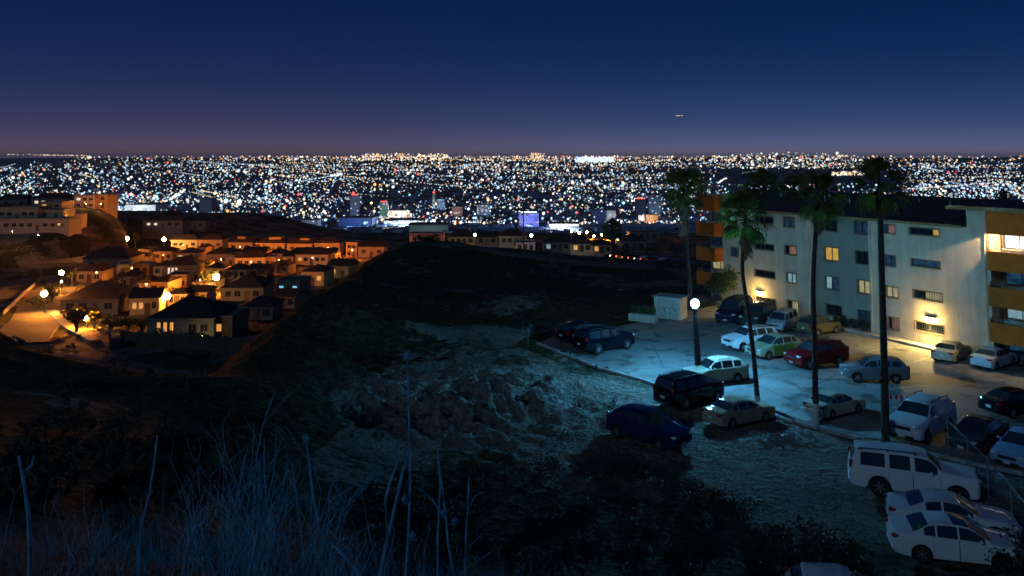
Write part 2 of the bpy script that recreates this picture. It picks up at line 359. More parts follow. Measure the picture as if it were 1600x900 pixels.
ad = n.new('ShaderNodeMath'); ad.operation = 'MULTIPLY_ADD'; L.new(noise(1.3).outputs['Fac'], ad.inputs[0]); ad.inputs[1].default_value = 1.6; ad.inputs[2].default_value = -.8
ad2 = n.new('ShaderNodeMath'); ad2.operation = 'ADD'; L.new(ad.outputs[0], ad2.inputs[0]); L.new(an.outputs['Fac'], ad2.inputs[1])
msk = ramp(ad2.outputs[0], [(.38, (0, 0, 0)), (.62, (1, 1, 1))])
pale = ramp(noise(3.2, 12).outputs['Fac'], [(.3, (.06, .055, .045)), (.5, (.2, .185, .155)), (.66, (.38, .36, .31))])
an2 = n.new('ShaderNodeAttribute'); an2.attribute_name = 'rubble'
L.new(mixc(an2.outputs['Fac'], mixc(msk.outputs[0], d2.outputs[0], veg.outputs[0]), pale.outputs[0]), b.inputs['Base Color'])
bp = n.new('ShaderNodeBump'); bp.inputs['Strength'].default_value = 1.; bp.inputs['Distance'].default_value = .35
L.new(noise(2.6, 14).outputs['Fac'], bp.inputs['Height']); L.new(bp.outputs[0], b.inputs['Normal'])
me.materials.append(gm)
tag(link('hillside_ground', me), kind='structure')

# ------------------------------------------------------------------ car park
lm = bpy.data.materials.new('worn_concrete'); lm.use_nodes = True
n = lm.node_tree.nodes; L = lm.node_tree.links; b = n['Principled BSDF']; b.inputs['Roughness'].default_value = .75; b.inputs['Specular IOR Level'].default_value = .3
t = n.new('ShaderNodeTexCoord')
c1 = ramp(noise(.22, 6).outputs['Fac'], [(.3, (.17, .165, .155)), (.5, (.26, .25, .235)), (.7, (.36, .345, .32))])
c2 = ramp(noise(6, 6).outputs['Fac'], [(.3, (.55, .55, .55)), (.6, (1, 1, 1))])
mu = n.new('ShaderNodeMixRGB'); mu.blend_type = 'MULTIPLY'; mu.inputs[0].default_value = .6; L.new(c1.outputs[0], mu.inputs[1]); L.new(c2.outputs[0], mu.inputs[2])
st = ramp(noise(.55, 3).outputs['Fac'], [(.54, (1, 1, 1)), (.64, (.3, .28, .26))])        # oil stains
mu2 = n.new('ShaderNodeMixRGB'); mu2.blend_type = 'MULTIPLY'; mu2.inputs[0].default_value = .8; L.new(mu.outputs[0], mu2.inputs[1]); L.new(st.outputs[0], mu2.inputs[2])
vo = n.new('ShaderNodeTexVoronoi'); vo.feature = 'DISTANCE_TO_EDGE'; vo.inputs['Scale'].default_value = .16
wv = n.new('ShaderNodeMixRGB'); wv.inputs[0].default_value = .1; L.new(t.outputs['Object'], wv.inputs[1]); L.new(noise(.6, 6).outputs['Color'], wv.inputs[2]); L.new(wv.outputs[0], vo.inputs['Vector'])
ck = ramp(vo.outputs['Distance'], [(.0, (.3, .3, .3)), (.012, (1, 1, 1))])
mu3 = n.new('ShaderNodeMixRGB'); mu3.blend_type = 'MULTIPLY'; mu3.inputs[0].default_value = .8; L.new(mu2.outputs[0], mu3.inputs[1]); L.new(ck.outputs[0], mu3.inputs[2])
L.new(mu3.outputs[0], b.inputs['Base Color'])
bp = n.new('ShaderNodeBump'); bp.inputs['Strength'].default_value = .35; bp.inputs['Distance'].default_value = .03; L.new(noise(14, 6).outputs['Fac'], bp.inputs['Height']); L.new(bp.outputs[0], b.inputs['Normal'])
tag(link('parking_lot', MB().prism(LOT, -.3, 0).mesh('parking_lot', lm)), kind='structure')
# low kerb along the dirt side, cut into stones
M_kerb = mat('kerb_concrete', (.34, .33, .31), .8, var=.25, scale=3)
kb = bpy.data.objects.new('kerb', None); COL.objects.link(kb); tag(kb, kind='structure')
kerb_me = None
kerb_me = MB().rbox((0, 0, .06), (1.18, .2, .2), .03).mesh('kerb_stone', M_kerb)
for i in range(5):
    A_, B_ = Vector(LOT[i]), Vector(LOT[i+1]); Ln = (B_-A_).length; k = max(1, int(round(Ln/1.2))); dr = (B_-A_)/Ln
    for j in range(k):
        if i == 0 and j % 5 == 3: continue                    # stones missing at the weedy end
        p = A_+dr*((j+.5)*Ln/k)
        o = link('kerb_stone', kerb_me, kb, (p.x, p.y, rng.uniform(-.02, .015)), math.atan2(dr.y, dr.x)+rng.uniform(-.015, .015)); o.scale = (Ln/k/1.2, 1, 1)
# faded yellow bay lines
M_line = mat('faded_paint', (.5, .42, .2), .7, var=.4, scale=8)
lines = []
for (x0, y0), (x1, y1) in (((1428, 566), (1452, 558)), ((1395, 607), (1452, 602)), ((1500, 628), (1440, 634)), ((1352, 552), (1375, 545)), ((1470, 598), (1520, 594)), ((985, 600), (1030, 590)), ((1100, 520), (1135, 510))):
    p, q = G(x0, y0, .004), G(x1, y1, .004); d = q-p; mid = (p+q)/2
    o = link('painted_line', MB().box((0, 0, 0), (d.length, .1, .002)).mesh('painted_line', M_line), None, mid, math.atan2(d.y, d.x)); tag(o, kind='structure')
# speed humps of worn concrete
for px, py in ((1472, 612), (1430, 606)): pass

# ------------------------------------------------------------------ vehicles
def interp(prof, x):
    for (x0, z0), (x1, z1) in zip(prof, prof[1:]):
        if x0 <= x <= x1: return z0+(z1-z0)*((x-x0)/(x1-x0) if x1 > x0 else 0)
    return prof[-1][1]
KINDS = dict(
 sedan=dict(L=4.5, W=1.76, H=1.44, wb=2.65, r=.32, fo=.20, top=[(0, .46), (.008, .54), (.05, .585), (.15, .625), (.255, .665), (.42, .955), (.5, .995), (.58, 1), (.67, .975), (.73, .93), (.85, .735), (.93, .715), (.985, .69), (1, .55)],
            belt=[(0, .5), (.25, .655), (.6, .675), (.86, .715), (1, .6)], ws=(.265, .425), rw=(.725, .845), side=[(.315, .5), (.515, .665), (.68, .765)], doors=[(.30, .507), (.507, .70)], tz=.60),
 hatch=dict(L=4.1, W=1.72, H=1.5, wb=2.52, r=.31, fo=.2, top=[(0, .44), (.01, .53), (.06, .58), (.2, .645), (.26, .675), (.43, .95), (.52, 1), (.65, .995), (.84, .93), (.96, .66), (.985, .6), (1, .45)],
            belt=[(0, .48), (.25, .64), (.8, .69), (.95, .67), (1, .5)], ws=(.265, .43), rw=(.855, .95), side=[(.32, .53), (.55, .72), (.735, .84)], doors=[(.30, .54), (.54, .76)], tz=.62),
 suv=dict(L=4.55, W=1.84, H=1.7, wb=2.65, r=.36, fo=.19, top=[(0, .46), (.008, .56), (.04, .605), (.2, .655), (.26, .685), (.40, .945), (.5, .995), (.62, 1), (.8, .975), (.9, .93), (.975, .68), (.99, .6), (1, .48)],
            belt=[(0, .5), (.25, .645), (.75, .675), (.96, .70), (1, .5)], ws=(.27, .40), rw=(.905, .965), side=[(.315, .5), (.52, .7), (.725, .86)], doors=[(.295, .51), (.51, .72)], tz=.66, rails=True),
 large=dict(L=4.85, W=1.9, H=1.77, wb=2.85, r=.385, fo=.175, top=[(0, .48), (.006, .58), (.03, .63), (.2, .67), (.275, .69), (.38, .945), (.46, .985), (.6, 1), (.88, .985), (.945, .95), (.985, .70), (.993, .6), (1, .5)],
            belt=[(0, .52), (.25, .63), (.6, .645), (.97, .66), (1, .5)], ws=(.28, .38), rw=(.948, .982), side=[(.315, .485), (.52, .68), (.715, .905)], doors=[(.295, .503), (.503, .695)], tz=.66, rails=True),
 jeep=dict(L=4.4, W=1.84, H=1.82, wb=2.6, r=.39, fo=.17, top=[(0, .5), (.006, .6), (.02, .64), (.2, .66), (.31, .675), (.37, .96), (.42, .99), (.6, 1), (.9, .99), (.955, .96), (.985, .68), (.993, .6), (1, .5)],
            belt=[(0, .54), (.3, .635), (.6, .64), (.97, .65), (1, .5)], ws=(.315, .37), rw=(.957, .983), side=[(.345, .5), (.535, .7), (.735, .92)], doors=[(.33, .517), (.517, .715)], tz=.64, rails=True),
 van=dict(L=4.8, W=1.95, H=1.95, wb=3.0, r=.34, fo=.16, top=[(0, .4), (.008, .5), (.05, .54), (.13, .59), (.17, .62), (.33, .94), (.42, .99), (.6, 1), (.93, .985), (.965, .95), (.985, .62), (1, .45)],
            belt=[(0, .43), (.16, .59), (.6, .61), (.98, .62), (1, .45)], ws=(.175, .33), rw=(.967, .983), side=[(.235, .42), (.45, .66), (.69, .92)], doors=[(.22, .43), (.43, .67)], tz=.6),
 coupe=dict(L=4.4, W=1.76, H=1.36, wb=2.55, r=.33, fo=.2, top=[(0, .44), (.01, .55), (.06, .6), (.2, .655), (.3, .69), (.46, .955), (.54, 1), (.62, .99), (.72, .93), (.85, .755), (.93, .735), (.985, .7), (1, .55)],
            belt=[(0, .48), (.3, .68), (.6, .70), (.86, .74), (1, .6)], ws=(.31, .465), rw=(.725, .845), side=[(.36, .58), (.6, .72)], doors=[(.33, .62)], tz=.62),
)
WHEELS = {}
def wheel_meshes(r, spokes=6):
    k = (round(r, 3), spokes)
    if k in WHEELS: return WHEELS[k]
    w = r*.62
    t = MB().lathe([(r*.66, -w/2), (r*.93, -w/2), (r, -w/2+.03), (r, w/2-.03), (r*.93, w/2), (r*.66, w/2), (r*.64, w/2-.04)], 'Y', n=22).mesh('tyre', M_black, 45)
    m = MB().lathe([(r*.66, w/2-.005), (r*.6, w/2-.012), (r*.57, w/2-.07), (0.001, w/2-.08)], 'Y', n=22, mi=0)
    m.lathe([(.001, w/2-.01), (r*.14, w/2-.015), (r*.16, w/2-.07)], 'Y', n=12, mi=1)
    for i in range(spokes):
        a = 2*math.pi*i/spokes; c = Vector((math.cos(a)*r*.36, w/2-.03, math.sin(a)*r*.36))
        m.box(c, (r*.5, .03, r*.15), rot=Matrix.Rotation(-a, 3, 'Y'), mi=1)
    mm = m.mesh('rim', [M_trim, M_rim], 40)
    WHEELS[k] = (t, mm); return WHEELS[k]
def paint(name, col, metal=.0, rough=.32):
    m = mat('paint_'+name, col, .5, 0., coat=.5, spec=.0); m.node_tree.nodes['Principled BSDF'].inputs['Coat Roughness'].default_value = .03; return m
def car(name, label, cat, rear, front, side, kind, pm, group='cars parked on the lot and the dirt', rim_spokes=6, rails=None, sunroof=False, door_paint=None, rear_guard=False, plate=True, two_tone=None, z0=0., sc=1.):
    S = KINDS[kind]; pr, pf = G(*rear, z0), G(*front, z0)
    d = pf-pr; s = min(1.1, max(.88, d.length/S['wb']))*sc; d.normalize(); nrm = Vector((-d.y, d.x, 0))   # left of travel
    ctr = (pr+pf)/2+nrm*((S['W']*.5-.1)*s*(1 if side == 'R' else -1))
    Ln, Wd, H, wb, r = S['L'], S['W'], S['H'], S['wb'], S['r']
    xf = Ln*(.5-S['fo']); xr = xf-wb; off = (xf+xr)/2              # axle positions about body centre
    root = thing(name, label, cat, ctr, math.atan2(d.y, d.x), group); root.scale = (s, s, s)
    X = lambda u: Ln*(.5-u)-off
    us = set(np.round(np.linspace(0, 1, 27), 4))
    for p in S['top']+S['belt']: us.add(p[0])
    for a_, b_ in S['side']+S['doors']+[S['ws'], S['rw']]: us |= {a_, b_}
    us |= {.003, .02, .97, .996}
    ra = r*1.16
    for ax in (xf, xr):
        for k in range(-6, 7):
            u = .5-(ax+ra*math.sin(k/6*math.pi/2)*.9999)/Ln
            if 0 < u < 1: us.add(round(u, 4))
    us = sorted(us); us2 = [us[0]]
    for u in us[1:]:
        if u-us2[-1] > .0022: us2.append(u)
    us = us2
    hw = Wd/2; sill = .2 if kind in ('sedan', 'hatch', 'coupe') else .27
    def wf(u):
        e = min(u, 1-u); return 1-.2*max(0, 1-e/.035)**2-.055*max(0, 1-e/.2)**1.6
    rings = []
    for u in us:
        zt = interp(S['top'], u)*H; zb_ = min(interp(S['belt'], u)*H, zt); x = .5*Ln-u*Ln
        zb = sill+.12*max(0, 1-min(u, 1-u)/.12)**1.5
        for ax in (xf, xr):
            dx = abs(x-ax)
            if dx < ra: zb = max(zb, r+math.sqrt(max(0, ra*ra-dx*dx)))
        w = hw*wf(u); g = max(0, zt-zb_); k = min(1, g/(H*.22)); zs = max(zb_-.015, zb+.04)
        yr = w*(.93-.21*k)
        lp = lambda a, b: a+(b-a)*k
        ed = .03*(1-k)
        P = [(0, zb+.02), (.9*w, zb), (.985*w, zb+.06*(zs-zb)), (1.*w, zb+.45*(zs-zb)), (.99*w, zb+.8*(zs-zb)), (.955*w, zs),
             (.925*w, zb_+.05*g-ed*.3), (lp(.86*w, yr+.02), zb_+.86*g-ed*.1), (lp(.8*w, yr-.04), zb_+.965*g), (lp(.45*w, yr*.55), zt+.008), (0, zt+.018)]
        rings.append([(X(u), y, z) for y, z in P])
    NP = 11; full = []
    for rg in rings: full.append([(x, -y, z) for x, y, z in rg[::-1]]+rg[1:-1])      # closed ring: top centre ... right side ... bottom ... left side
    nf = len(full[0])
    # ring index: 0 top centre, 1..9 right side going down (p9..p1), 10 bottom, 11..19 left p1..p9
    def seg(k):                                                                       # lower p index of the segment k -> k+1
        a_ = 10-k if k < 10 else k-10
        return (a_-1 if k < 10 else a_), ('R' if k < 10 else 'L')
    parts = {}
    def put(key, q): parts.setdefault(key, []).append(q)
    for i in range(len(us)-1):
        um = (us[i]+us[i+1])/2
        for k in range(nf):
            lo, sd = seg(k); key = 'body'
            if lo in (8, 9) and S['ws'][0] < um < S['ws'][1]: key = 'windshield'
            elif lo in (8, 9) and S['rw'][0] < um < S['rw'][1]: key = 'rear_window'
            elif lo == 6:
                for j, (a_, b_) in enumerate(S['side']):
                    if a_ < um < b_: key = ('side_window', j, sd)
            elif 2 <= lo <= 4:
                for j, (a_, b_) in enumerate(S['doors']):
                    if a_ < um < b_: key = ('door', j, sd)
            elif lo in (8, 9) and sunroof and .44 < um < .53: key = 'sunroof'
            if lo == 0: key = 'underbody'
            put(key, (full[i][k], full[i+1][k], full[i+1][(k+1) % nf], full[i][(k+1) % nf]))
    for rg, rev in ((full[0], True), (full[-1], False)):
        c = tuple(sum(p[a_] for p in rg)/nf for a_ in range(3))
        for k in range(nf): q = (rg[k], rg[(k+1) % nf], c); put('body', q[::-1] if rev else q)
    def build(nm, quads, m, sm=40, push=0.):
        vs, fs, ix = [], [], {}
        for q in quads:
            f = []
            for p in q:
                kk = tuple(round(c, 4) for c in p)
                if kk not in ix: ix[kk] = len(vs); vs.append(p)
                if ix[kk] not in f: f.append(ix[kk])
            if len(f) > 2: fs.append(tuple(f))
        mb = MB(); mb.add(vs, fs); me_ = mb.mesh(nm, m, None, fix=False)
        bm = bmesh.new(); bm.from_mesh(me_)
        bmesh.ops.dissolve_degenerate(bm, edges=bm.edges[:], dist=1e-4)
        if push:
            bm.normal_update(); cm = sum((v.co for v in bm.verts), Vector())/len(bm.verts)
            for v in bm.verts: v.co.x = cm.x+(v.co.x-cm.x)*.972; v.co.z = cm.z+(v.co.z-cm.z)*.975
            bm.normal_update(); cen = Vector((0, 0, .7*H))
            for v in bm.verts:
                nn = v.normal if v.normal.length > .1 else Vector((0, 0, 1))
                if nn.dot(v.co-cen) < 0: nn = -nn
                v.co += nn*push
        bm.to_mesh(me_); bm.free()
        me_.polygons.foreach_set('use_smooth', [True]*len(me_.polygons)); me_.set_sharp_from_angle(angle=R(sm))
        return link(nm, me_, root)
    for key, qs in parts.items():
        if key == 'body':
            build('body', qs, pm)
        elif key == 'underbody': build('underbody', qs, M_trim)
        elif key in ('windshield', 'rear_window', 'sunroof'): build(key, qs, M_glass)
        elif key[0] == 'side_window': build('side_window', qs, M_glass)
        else: build('door', qs, door_paint or pm, push=.007)
    tyre, rim = wheel_meshes(r, rim_spokes)
    for ax in (xf, xr):
        for sg in (1, -1):
            w_ = link('wheel', tyre, root, (ax-off, sg*(hw-.125), r)); w_.rotation_euler = (0, rng.uniform(0, 3), 0 if sg > 0 else math.pi)
            link('rim', rim, w_)
    fx, rx = X(0), X(1); zh = interp(S['top'], .03)*H
    for sg in (1, -1):
        link('headlight', MB().rbox((fx-.13, sg*hw*.68, zh-.10), (.30, .34, .15), .05, rz=-sg*.38).mesh('headlight', M_head, 50), root)
        big = kind in ('suv', 'large', 'jeep', 'van', 'hatch')
        link('taillight', MB().rbox((rx+(.10 if big else .13), sg*hw*(.8 if big else .7), H*S['tz']), (.16 if big else .28, .16 if big else .36, .34 if big else .15), .04, rz=sg*.3).mesh('taillight', M_tail, 50), root)
        u = S['ws'][0]+.05; mxp = X(u+.035)
        m_ = MB().rbox((mxp, sg*(hw+.07), interp(S['belt'], u)*H+.08), (.12, .2, .13), .04); m_.box((mxp, sg*(hw-.03), interp(S['belt'], u)*H+.05), (.05, .1, .04)); link('mirror', m_.mesh('mirror', pm, 50), root)
        for a_, b_ in S['doors']:
            link('door_handle', MB().rbox((X(b_-.028), sg*(hw*.995), interp(S['belt'], b_)*H-.11), (.16, .05, .035), .012).mesh('door_handle', M_chrome if rim_spokes == 5 else pm, 40), root)
        if rails or (rails is None and S.get('rails')):
            m_ = MB(); x0, x1 = X(.47), X(S['rw'][0]-.04); zz = H+.035; yy = sg*hw*.66
            m_.tube([(x0+.08, yy, zz-.06), (x0, yy, zz), ((x0+x1)/2, yy, zz+.015), (x1, yy, zz-.015), (x1-.08, yy, zz-.09)], .02, 6)
            for f in (.02, .5, .98): m_.box((x0+(x1-x0)*f, yy, zz-.04), (.08, .03, .07))
            link('roof_rail', m_.mesh('roof_rail', M_trim if rails != 'bright' else M_galv, 40), root)
    gz = zh-.22
    link('grille', MB().rbox((fx-.015, 0, gz), (.06, hw*.95, .16), .02).mesh('grille', M_trim), root)
    link('front_bumper', MB().rbox((fx-.04, 0, sill+.16), (.12, hw*1.3, .12), .03).mesh('front_bumper', M_trim), root)
    link('rear_bumper', MB().rbox((rx+.04, 0, sill+.19), (.13, hw*1.45, .15), .04).mesh('rear_bumper', pm if kind in ('sedan', 'coupe') else M_trim), root)
    if plate:
        link('number_plate', MB().rbox((rx-.015, 0, sill+.42 if kind in ('sedan', 'coupe') else sill+.5), (.03, .32, .15), .008).mesh('number_plate', M_plate), root)
        link('number_plate', MB().rbox((fx+.022, 0, sill+.17), (.02, .32, .14), .006).mesh('number_plate', M_plate), root)
    if rear_guard:
        m_ = MB()
        for z in (.38, .52, .66): m_.tube([(rx+.25, -hw-.02, z), (rx-.12, -hw*.9, z), (rx-.16, 0, z), (rx-.12, hw*.9, z), (rx+.25, hw+.02, z)], .028, 6)
        for y in (-.5, .5): m_.tube([(rx-.15, y, .33), (rx-.15, y, .72)], .025, 6)
        link('bumper_guard', m_.mesh('bumper_guard', mat('white_bar', (.7, .7, .7), .4)), root)
    return root
P_white = paint('white', (.72, .72, .72)); P_pearl = paint('pearl', (.62, .63, .65), .1); P_silver = paint('silver', (.42, .43, .44), .6); P_navy = paint('navy', (.003, .0045, .011), .3)
P_black = paint('black', (.008, .008, .01)); P_gold = paint('champagne', (.46, .40, .29), .35); P_tan = paint('tan', (.36, .29, .19), .35); P_red = paint('red', (.2, .008, .01), .2)
P_grey = paint('grey', (.16, .165, .18), .5); P_olive = paint('olive', (.12, .105, .05), .3); P_green = mat('taxi_green', (.03, .12, .02), .4, coat=.5); P_beige = paint('beige', (.32, .3, .2)); P_sky = paint('light_blue', (.22, .36, .55), .3)
P_dkblue = paint('dark_blue', (.008, .013, .032), .3); P_char = paint('charcoal', (.06, .062, .07), .4); P_dkgreen = paint('bottle_green', (.02, .035, .025), .3); P_steel = paint('steel_blue', (.12, .16, .26), .4)
car('parked_suv', 'large white seven seat SUV with roof rails on the dirt by the wire fence', 'car', (1374.6, 775.4), (1496.8, 791.2), 'R', 'large', P_white, sc=1.0)
car('parked_sedan', 'white sedan with dark sunroof and tinted windows nearest the camera', 'car', (1440.6, 880), (1566, 894), 'R', 'sedan', P_white, sunroof=True)
car('parked_coupe', 'pearl grey coupe half hidden behind the white sunroof sedan', 'car', (1436, 838), (1556, 853), 'R', 'coupe', P_pearl)
car('parked_hatchback', 'white hatchback mostly hidden behind bushes at the bottom edge', 'car', (1268, 966), (1374, 979), 'R', 'hatch', P_white)
car('parked_hatchback', 'dark navy hatchback alone on the dirt beside the scrub', 'car', (964, 684), (1031, 705), 'R', 'hatch', paint('deep_blue', (.007, .018, .07)))
car('parked_jeep', 'boxy black four wheel drive with dark roof rack next to the tan sedan', 'car', (1072, 642), (1120, 630), 'R', 'jeep', P_black)
car('parked_sedan', 'tan sedan on the dirt at the foot of the curved palm', 'car', (1144, 671), (1196, 660), 'R', 'sedan', P_tan)
car('parked_suv', 'champagne SUV with bright roof rails parked behind the lamp post', 'car', (1152, 599), (1101, 604), 'L', 'suv', P_gold, rails='bright', rim_spokes=5)
car('parked_crossover', 'white crossover behind the curved palm trunk', 'car', (1203, 545), (1161, 550), 'L', 'suv', P_white)
car('parked_taxi', 'beige hatchback taxi with a green front door', 'taxi', (1244, 557), (1201, 563), 'L', 'hatch', P_beige, door_paint=P_green)
car('parked_crossover', 'dark red crossover between the taxi and the grey crossover', 'car', (1311, 572), (1265, 578), 'L', 'suv', P_red)
car('parked_crossover', 'grey crossover with large alloy wheels behind the straight palm trunk', 'car', (1400, 600), (1340, 598), 'L', 'suv', P_grey, rails=False, rim_spokes=5)
car('parked_compact', 'silver compact sedan with white bars guarding its rear bumper', 'car', (1302, 656), (1339, 646.5), 'R', 'sedan', P_gold, rear_guard=True)
car('parked_van', 'dark blue van beside the leafy tree at the far end', 'van', (1173, 499), (1154, 508), 'L', 'van', P_dkblue)
car('parked_crossover', 'dark green crossover under the yellow wall light', 'car', (1208, 505), (1190, 513), 'L', 'suv', P_dkgreen)
car('parked_minivan', 'silver minivan nose out beside the dark green crossover', 'car', (1244, 513), (1226, 521), 'L', 'van', P_silver, sc=.93)
car('parked_crossover', 'olive crossover with its tail towards the camera near the wall', 'car', (1278, 526), (1306, 521), 'R', 'suv', P_olive)
car('parked_suv', 'large dark navy SUV at the weedy left end of the lot', 'car', (935, 554), (980, 546), 'R', 'large', P_navy)
car('parked_hatchback', 'black hatchback partly hidden behind the large navy SUV', 'car', (898, 540), (942, 533), 'R', 'hatch', P_black)
car('parked_sedan', 'beige sedan backed out below the bright wall light', 'car', (1495, 568), (1512, 559), 'R', 'sedan', P_gold)
car('parked_sedan', 'white sedan under the balconies next to the beige sedan', 'car', (1558, 579), (1583, 571), 'R', 'sedan', P_pearl)
car('parked_sedan', 'black sedan alone in the right part of the lot', 'car', (1582.6, 654.5), (1634, 647), 'R', 'sedan', P_black, rim_spokes=10)
car('parked_suv', 'pale silver SUV with black roof rack facing the camera by the palm', 'car', (1483, 676), (1448.5, 695), 'L', 'suv', P_pearl)
car('parked_sedan', 'dark steel grey sedan between the pale SUV and the blue sedan', 'car', (1568, 693), (1537, 710), 'L', 'sedan', P_char)
car('parked_sedan', 'blue sedan at the right edge behind the wire fence', 'car', (1643, 716), (1612, 735), 'L', 'sedan', P_sky)
# ------------------------------------------------------------------ apartment block
M_stucco = mat('cream_stucco', (.66, .54, .36), .9, var=.14, scale=.9, bump=.25, col2=(.54, .44, .3))
def streaks(m, amt=.45):                     # rain streaks and grime running down the wall
    n = m.node_tree.nodes; L = m.node_tree.links; b = n['Principled BSDF']; src = b.inputs['Base Color'].links[0].from_socket
    t = n.new('ShaderNodeTexCoord'); mp = n.new('ShaderNodeMapping'); mp.inputs['Scale'].default_value = (1.6, 1.6, .16); no = n.new('ShaderNodeTexNoise'); no.inputs['Scale'].default_value = 1.; no.inputs['Detail'].default_value = 9
    L.new(t.outputs['Object'], mp.inputs[0]); L.new(mp.outputs[0], no.inputs['Vector']); cr = n.new('ShaderNodeValToRGB'); L.new(no.outputs['Fac'], cr.inputs[0])
    cr.color_ramp.elements[0].position = .36; cr.color_ramp.elements[0].color = (.5, .48, .44, 1); cr.color_ramp.elements[1].position = .56
    mu = n.new('ShaderNodeMixRGB'); mu.blend_type = 'MULTIPLY'; mu.inputs[0].default_value = amt; L.new(src, mu.inputs[1]); L.new(cr.outputs[0], mu.inputs[2]); L.new(mu.outputs[0], b.inputs['Base Color'])
streaks(M_stucco, .3)
M_ochre = mat('ochre_stucco', (.66, .125, .004), .85, var=.12, scale=1.5, bump=.2)
M_roof = mat('tar_roof', (.035, .035, .04), .9, var=.4, scale=2, bump=.4)
M_eave = mat('eave_board', (.30, .17, .06), .7, var=.2, scale=3)
M_frame = mat('window_frame', (.05, .04, .035), .5)
M_pane = mat('dark_pane', (.012, .02, .03), .08, spec=.6)
M_blue_curtain = mat('curtained_pane', (.09, .13, .17), .5, var=.5, scale=3)
M_bar = mat('window_bar', (.03, .03, .03), .5)
M_lit_y = lit_curtain('lit_amber_window', (1, .60, .08), .62, dark=.2)
M_lit_w = lit_curtain('lit_white_window', (.92, .95, 1), 1.5)
M_lit_c = lit_curtain('lit_cool_window', (.5, .85, .95), .4, dark=.25)
M_lit_p = lit_curtain('lit_pink_window', (1, .5, .36), .2, dark=.2)
M_lit_g = lit_curtain('lit_greenish_window', (.95, .82, .4), .42, dark=.2)
M_concrete = mat('concrete', (.32, .31, .29), .85, var=.2, scale=3, bump=.2)
PB, PE = G(1131, 472), G(1365, 523)
fx_ = (PE-PB).normalized(); bld = thing('apartment_building', 'cream four storey apartment block with ochre balconies and barred windows', 'building', PB, math.atan2(fx_.y, fx_.x))
fin = Vector((-fx_.y, fx_.x, 0)); fin = fin if fin.y > 0 else -fin
def F(px, py, yo=0.):                        # photo pixel -> facade coordinates (along, height) on the plane yo behind the front
    d = ray(px, py); o = Vector((0, 0, CAMZ))-PB; t = (yo-o.dot(fin))/d.dot(fin); p = o+d*t
    return p.dot(fx_), p.z
EAVE = 9.7
s_c0 = F(1268, 420)[0]; s_c1 = F(1358, 420)[0]; s_w = F(1507, 420)[0]; s_b = F(1548, 420)[0]; REC = 1.0
wins = {0: [], 1: [], 2: []}
def wadd(pl, x0, y0, x1, y1, m, kind='slide', bars=False, frac=None, m2=None):
    yo = REC if pl == 1 else 0; xm, ym = (x0+x1)/2, (y0+y1)/2
    sa, sb = F(x0, ym, yo)[0], F(x1, ym, yo)[0]; za, zb = F(xm, y1-.12*(x1-x0), yo)[1], F(xm, y0+.06*(x1-x0), yo)[1]
    wins[pl].append((sa, sb, za, zb, m, bars, frac, m2))
D_, B_ = M_pane, M_blue_curtain
for w_ in ((0, 1224, 338, 1241, 357, B_), (0, 1226, 383, 1244, 400, D_, 'x', False, .3, M_lit_p), (0, 1229, 426, 1244, 444, M_lit_c), (0, 1230, 469, 1247, 490, D_, 'x', True, .35, M_lit_g),
           (0, 1178, 336, 1208, 352, D_), (0, 1179, 379, 1209, 394, D_), (0, 1179, 421, 1211, 437, D_), (0, 1180, 463, 1212, 480, D_, 'x', True),
           (0, 1140, 344, 1152, 361, D_), (0, 1142, 386, 1154, 402, B_),
           (1, 1287, 341, 1308, 364, D_, 'x', True), (1, 1288, 385, 1310, 410, M_lit_y), (1, 1289, 431, 1311, 455, M_lit_c, 'x', False, .45, B_), (1, 1291, 475, 1315, 496, D_, 'x', True),
           (1, 1335, 345, 1357, 369, B_), (1, 1337, 391, 1357, 415, D_, 'x', True), (1, 1340, 437, 1359, 461, M_lit_g), (1, 1341, 484, 1360, 510, B_, 'x', True),
           (2, 1378, 350, 1398, 367, B_, 'x', False, .4, M_lit_p), (2, 1382, 398, 1399, 418, B_), (2, 1384, 447, 1403, 467, M_lit_g), (2, 1387, 495, 1405, 517, D_, 'x', True, .3, M_lit_p),
           (2, 1421, 354, 1467, 373, D_, 'x', False, .76, M_lit_y), (2, 1424, 404, 1469, 423, B_), (2, 1427, 453, 1472, 474, D_, 'x', True, .4, M_lit_g), (2, 1430, 503, 1475, 525, D_, 'x', True)):
    wadd(*w_)
def wall_block(name, s0, s1, yo, z0, z1, ws, depth, m):
    mb = MB(); S = sorted({s0, s1} | {w[0] for w in ws} | {w[1] for w in ws}); Z = sorted({z0, z1} | {w[2] for w in ws} | {w[3] for w in ws})
    for i in range(len(S)-1):
        for j in range(len(Z)-1):
            cx, cz = (S[i]+S[i+1])/2, (Z[j]+Z[j+1])/2
            if any(w[0] < cx < w[1] and w[2] < cz < w[3] for w in ws): continue
            mb.add([(S[i], yo, Z[j]), (S[i+1], yo, Z[j]), (S[i+1], yo, Z[j+1]), (S[i], yo, Z[j+1])], [(0, 1, 2, 3)])
    for w in ws:
        a_, b_, c, d = w[:4]; q = .22
        vs = [(a_, yo, c), (b_, yo, c), (b_, yo, d), (a_, yo, d), (a_, yo+q, c), (b_, yo+q, c), (b_, yo+q, d), (a_, yo+q, d)]
        mb.add(vs, [(0, 4, 5, 1), (1, 5, 6, 2), (2, 6, 7, 3), (3, 7, 4, 0)])
    mb.add([(s0, yo, z0), (s0, yo+depth, z0), (s0, yo+depth, z1), (s0, yo, z1), (s1, yo, z0), (s1, yo+depth, z0), (s1, yo+depth, z1), (s1, yo, z1)], [(3, 2, 1, 0), (4, 5, 6, 7), (1, 2, 6, 5), (3, 7, 6, 2)])
    return link(name, mb.mesh('wall', m, fix=False), bld)
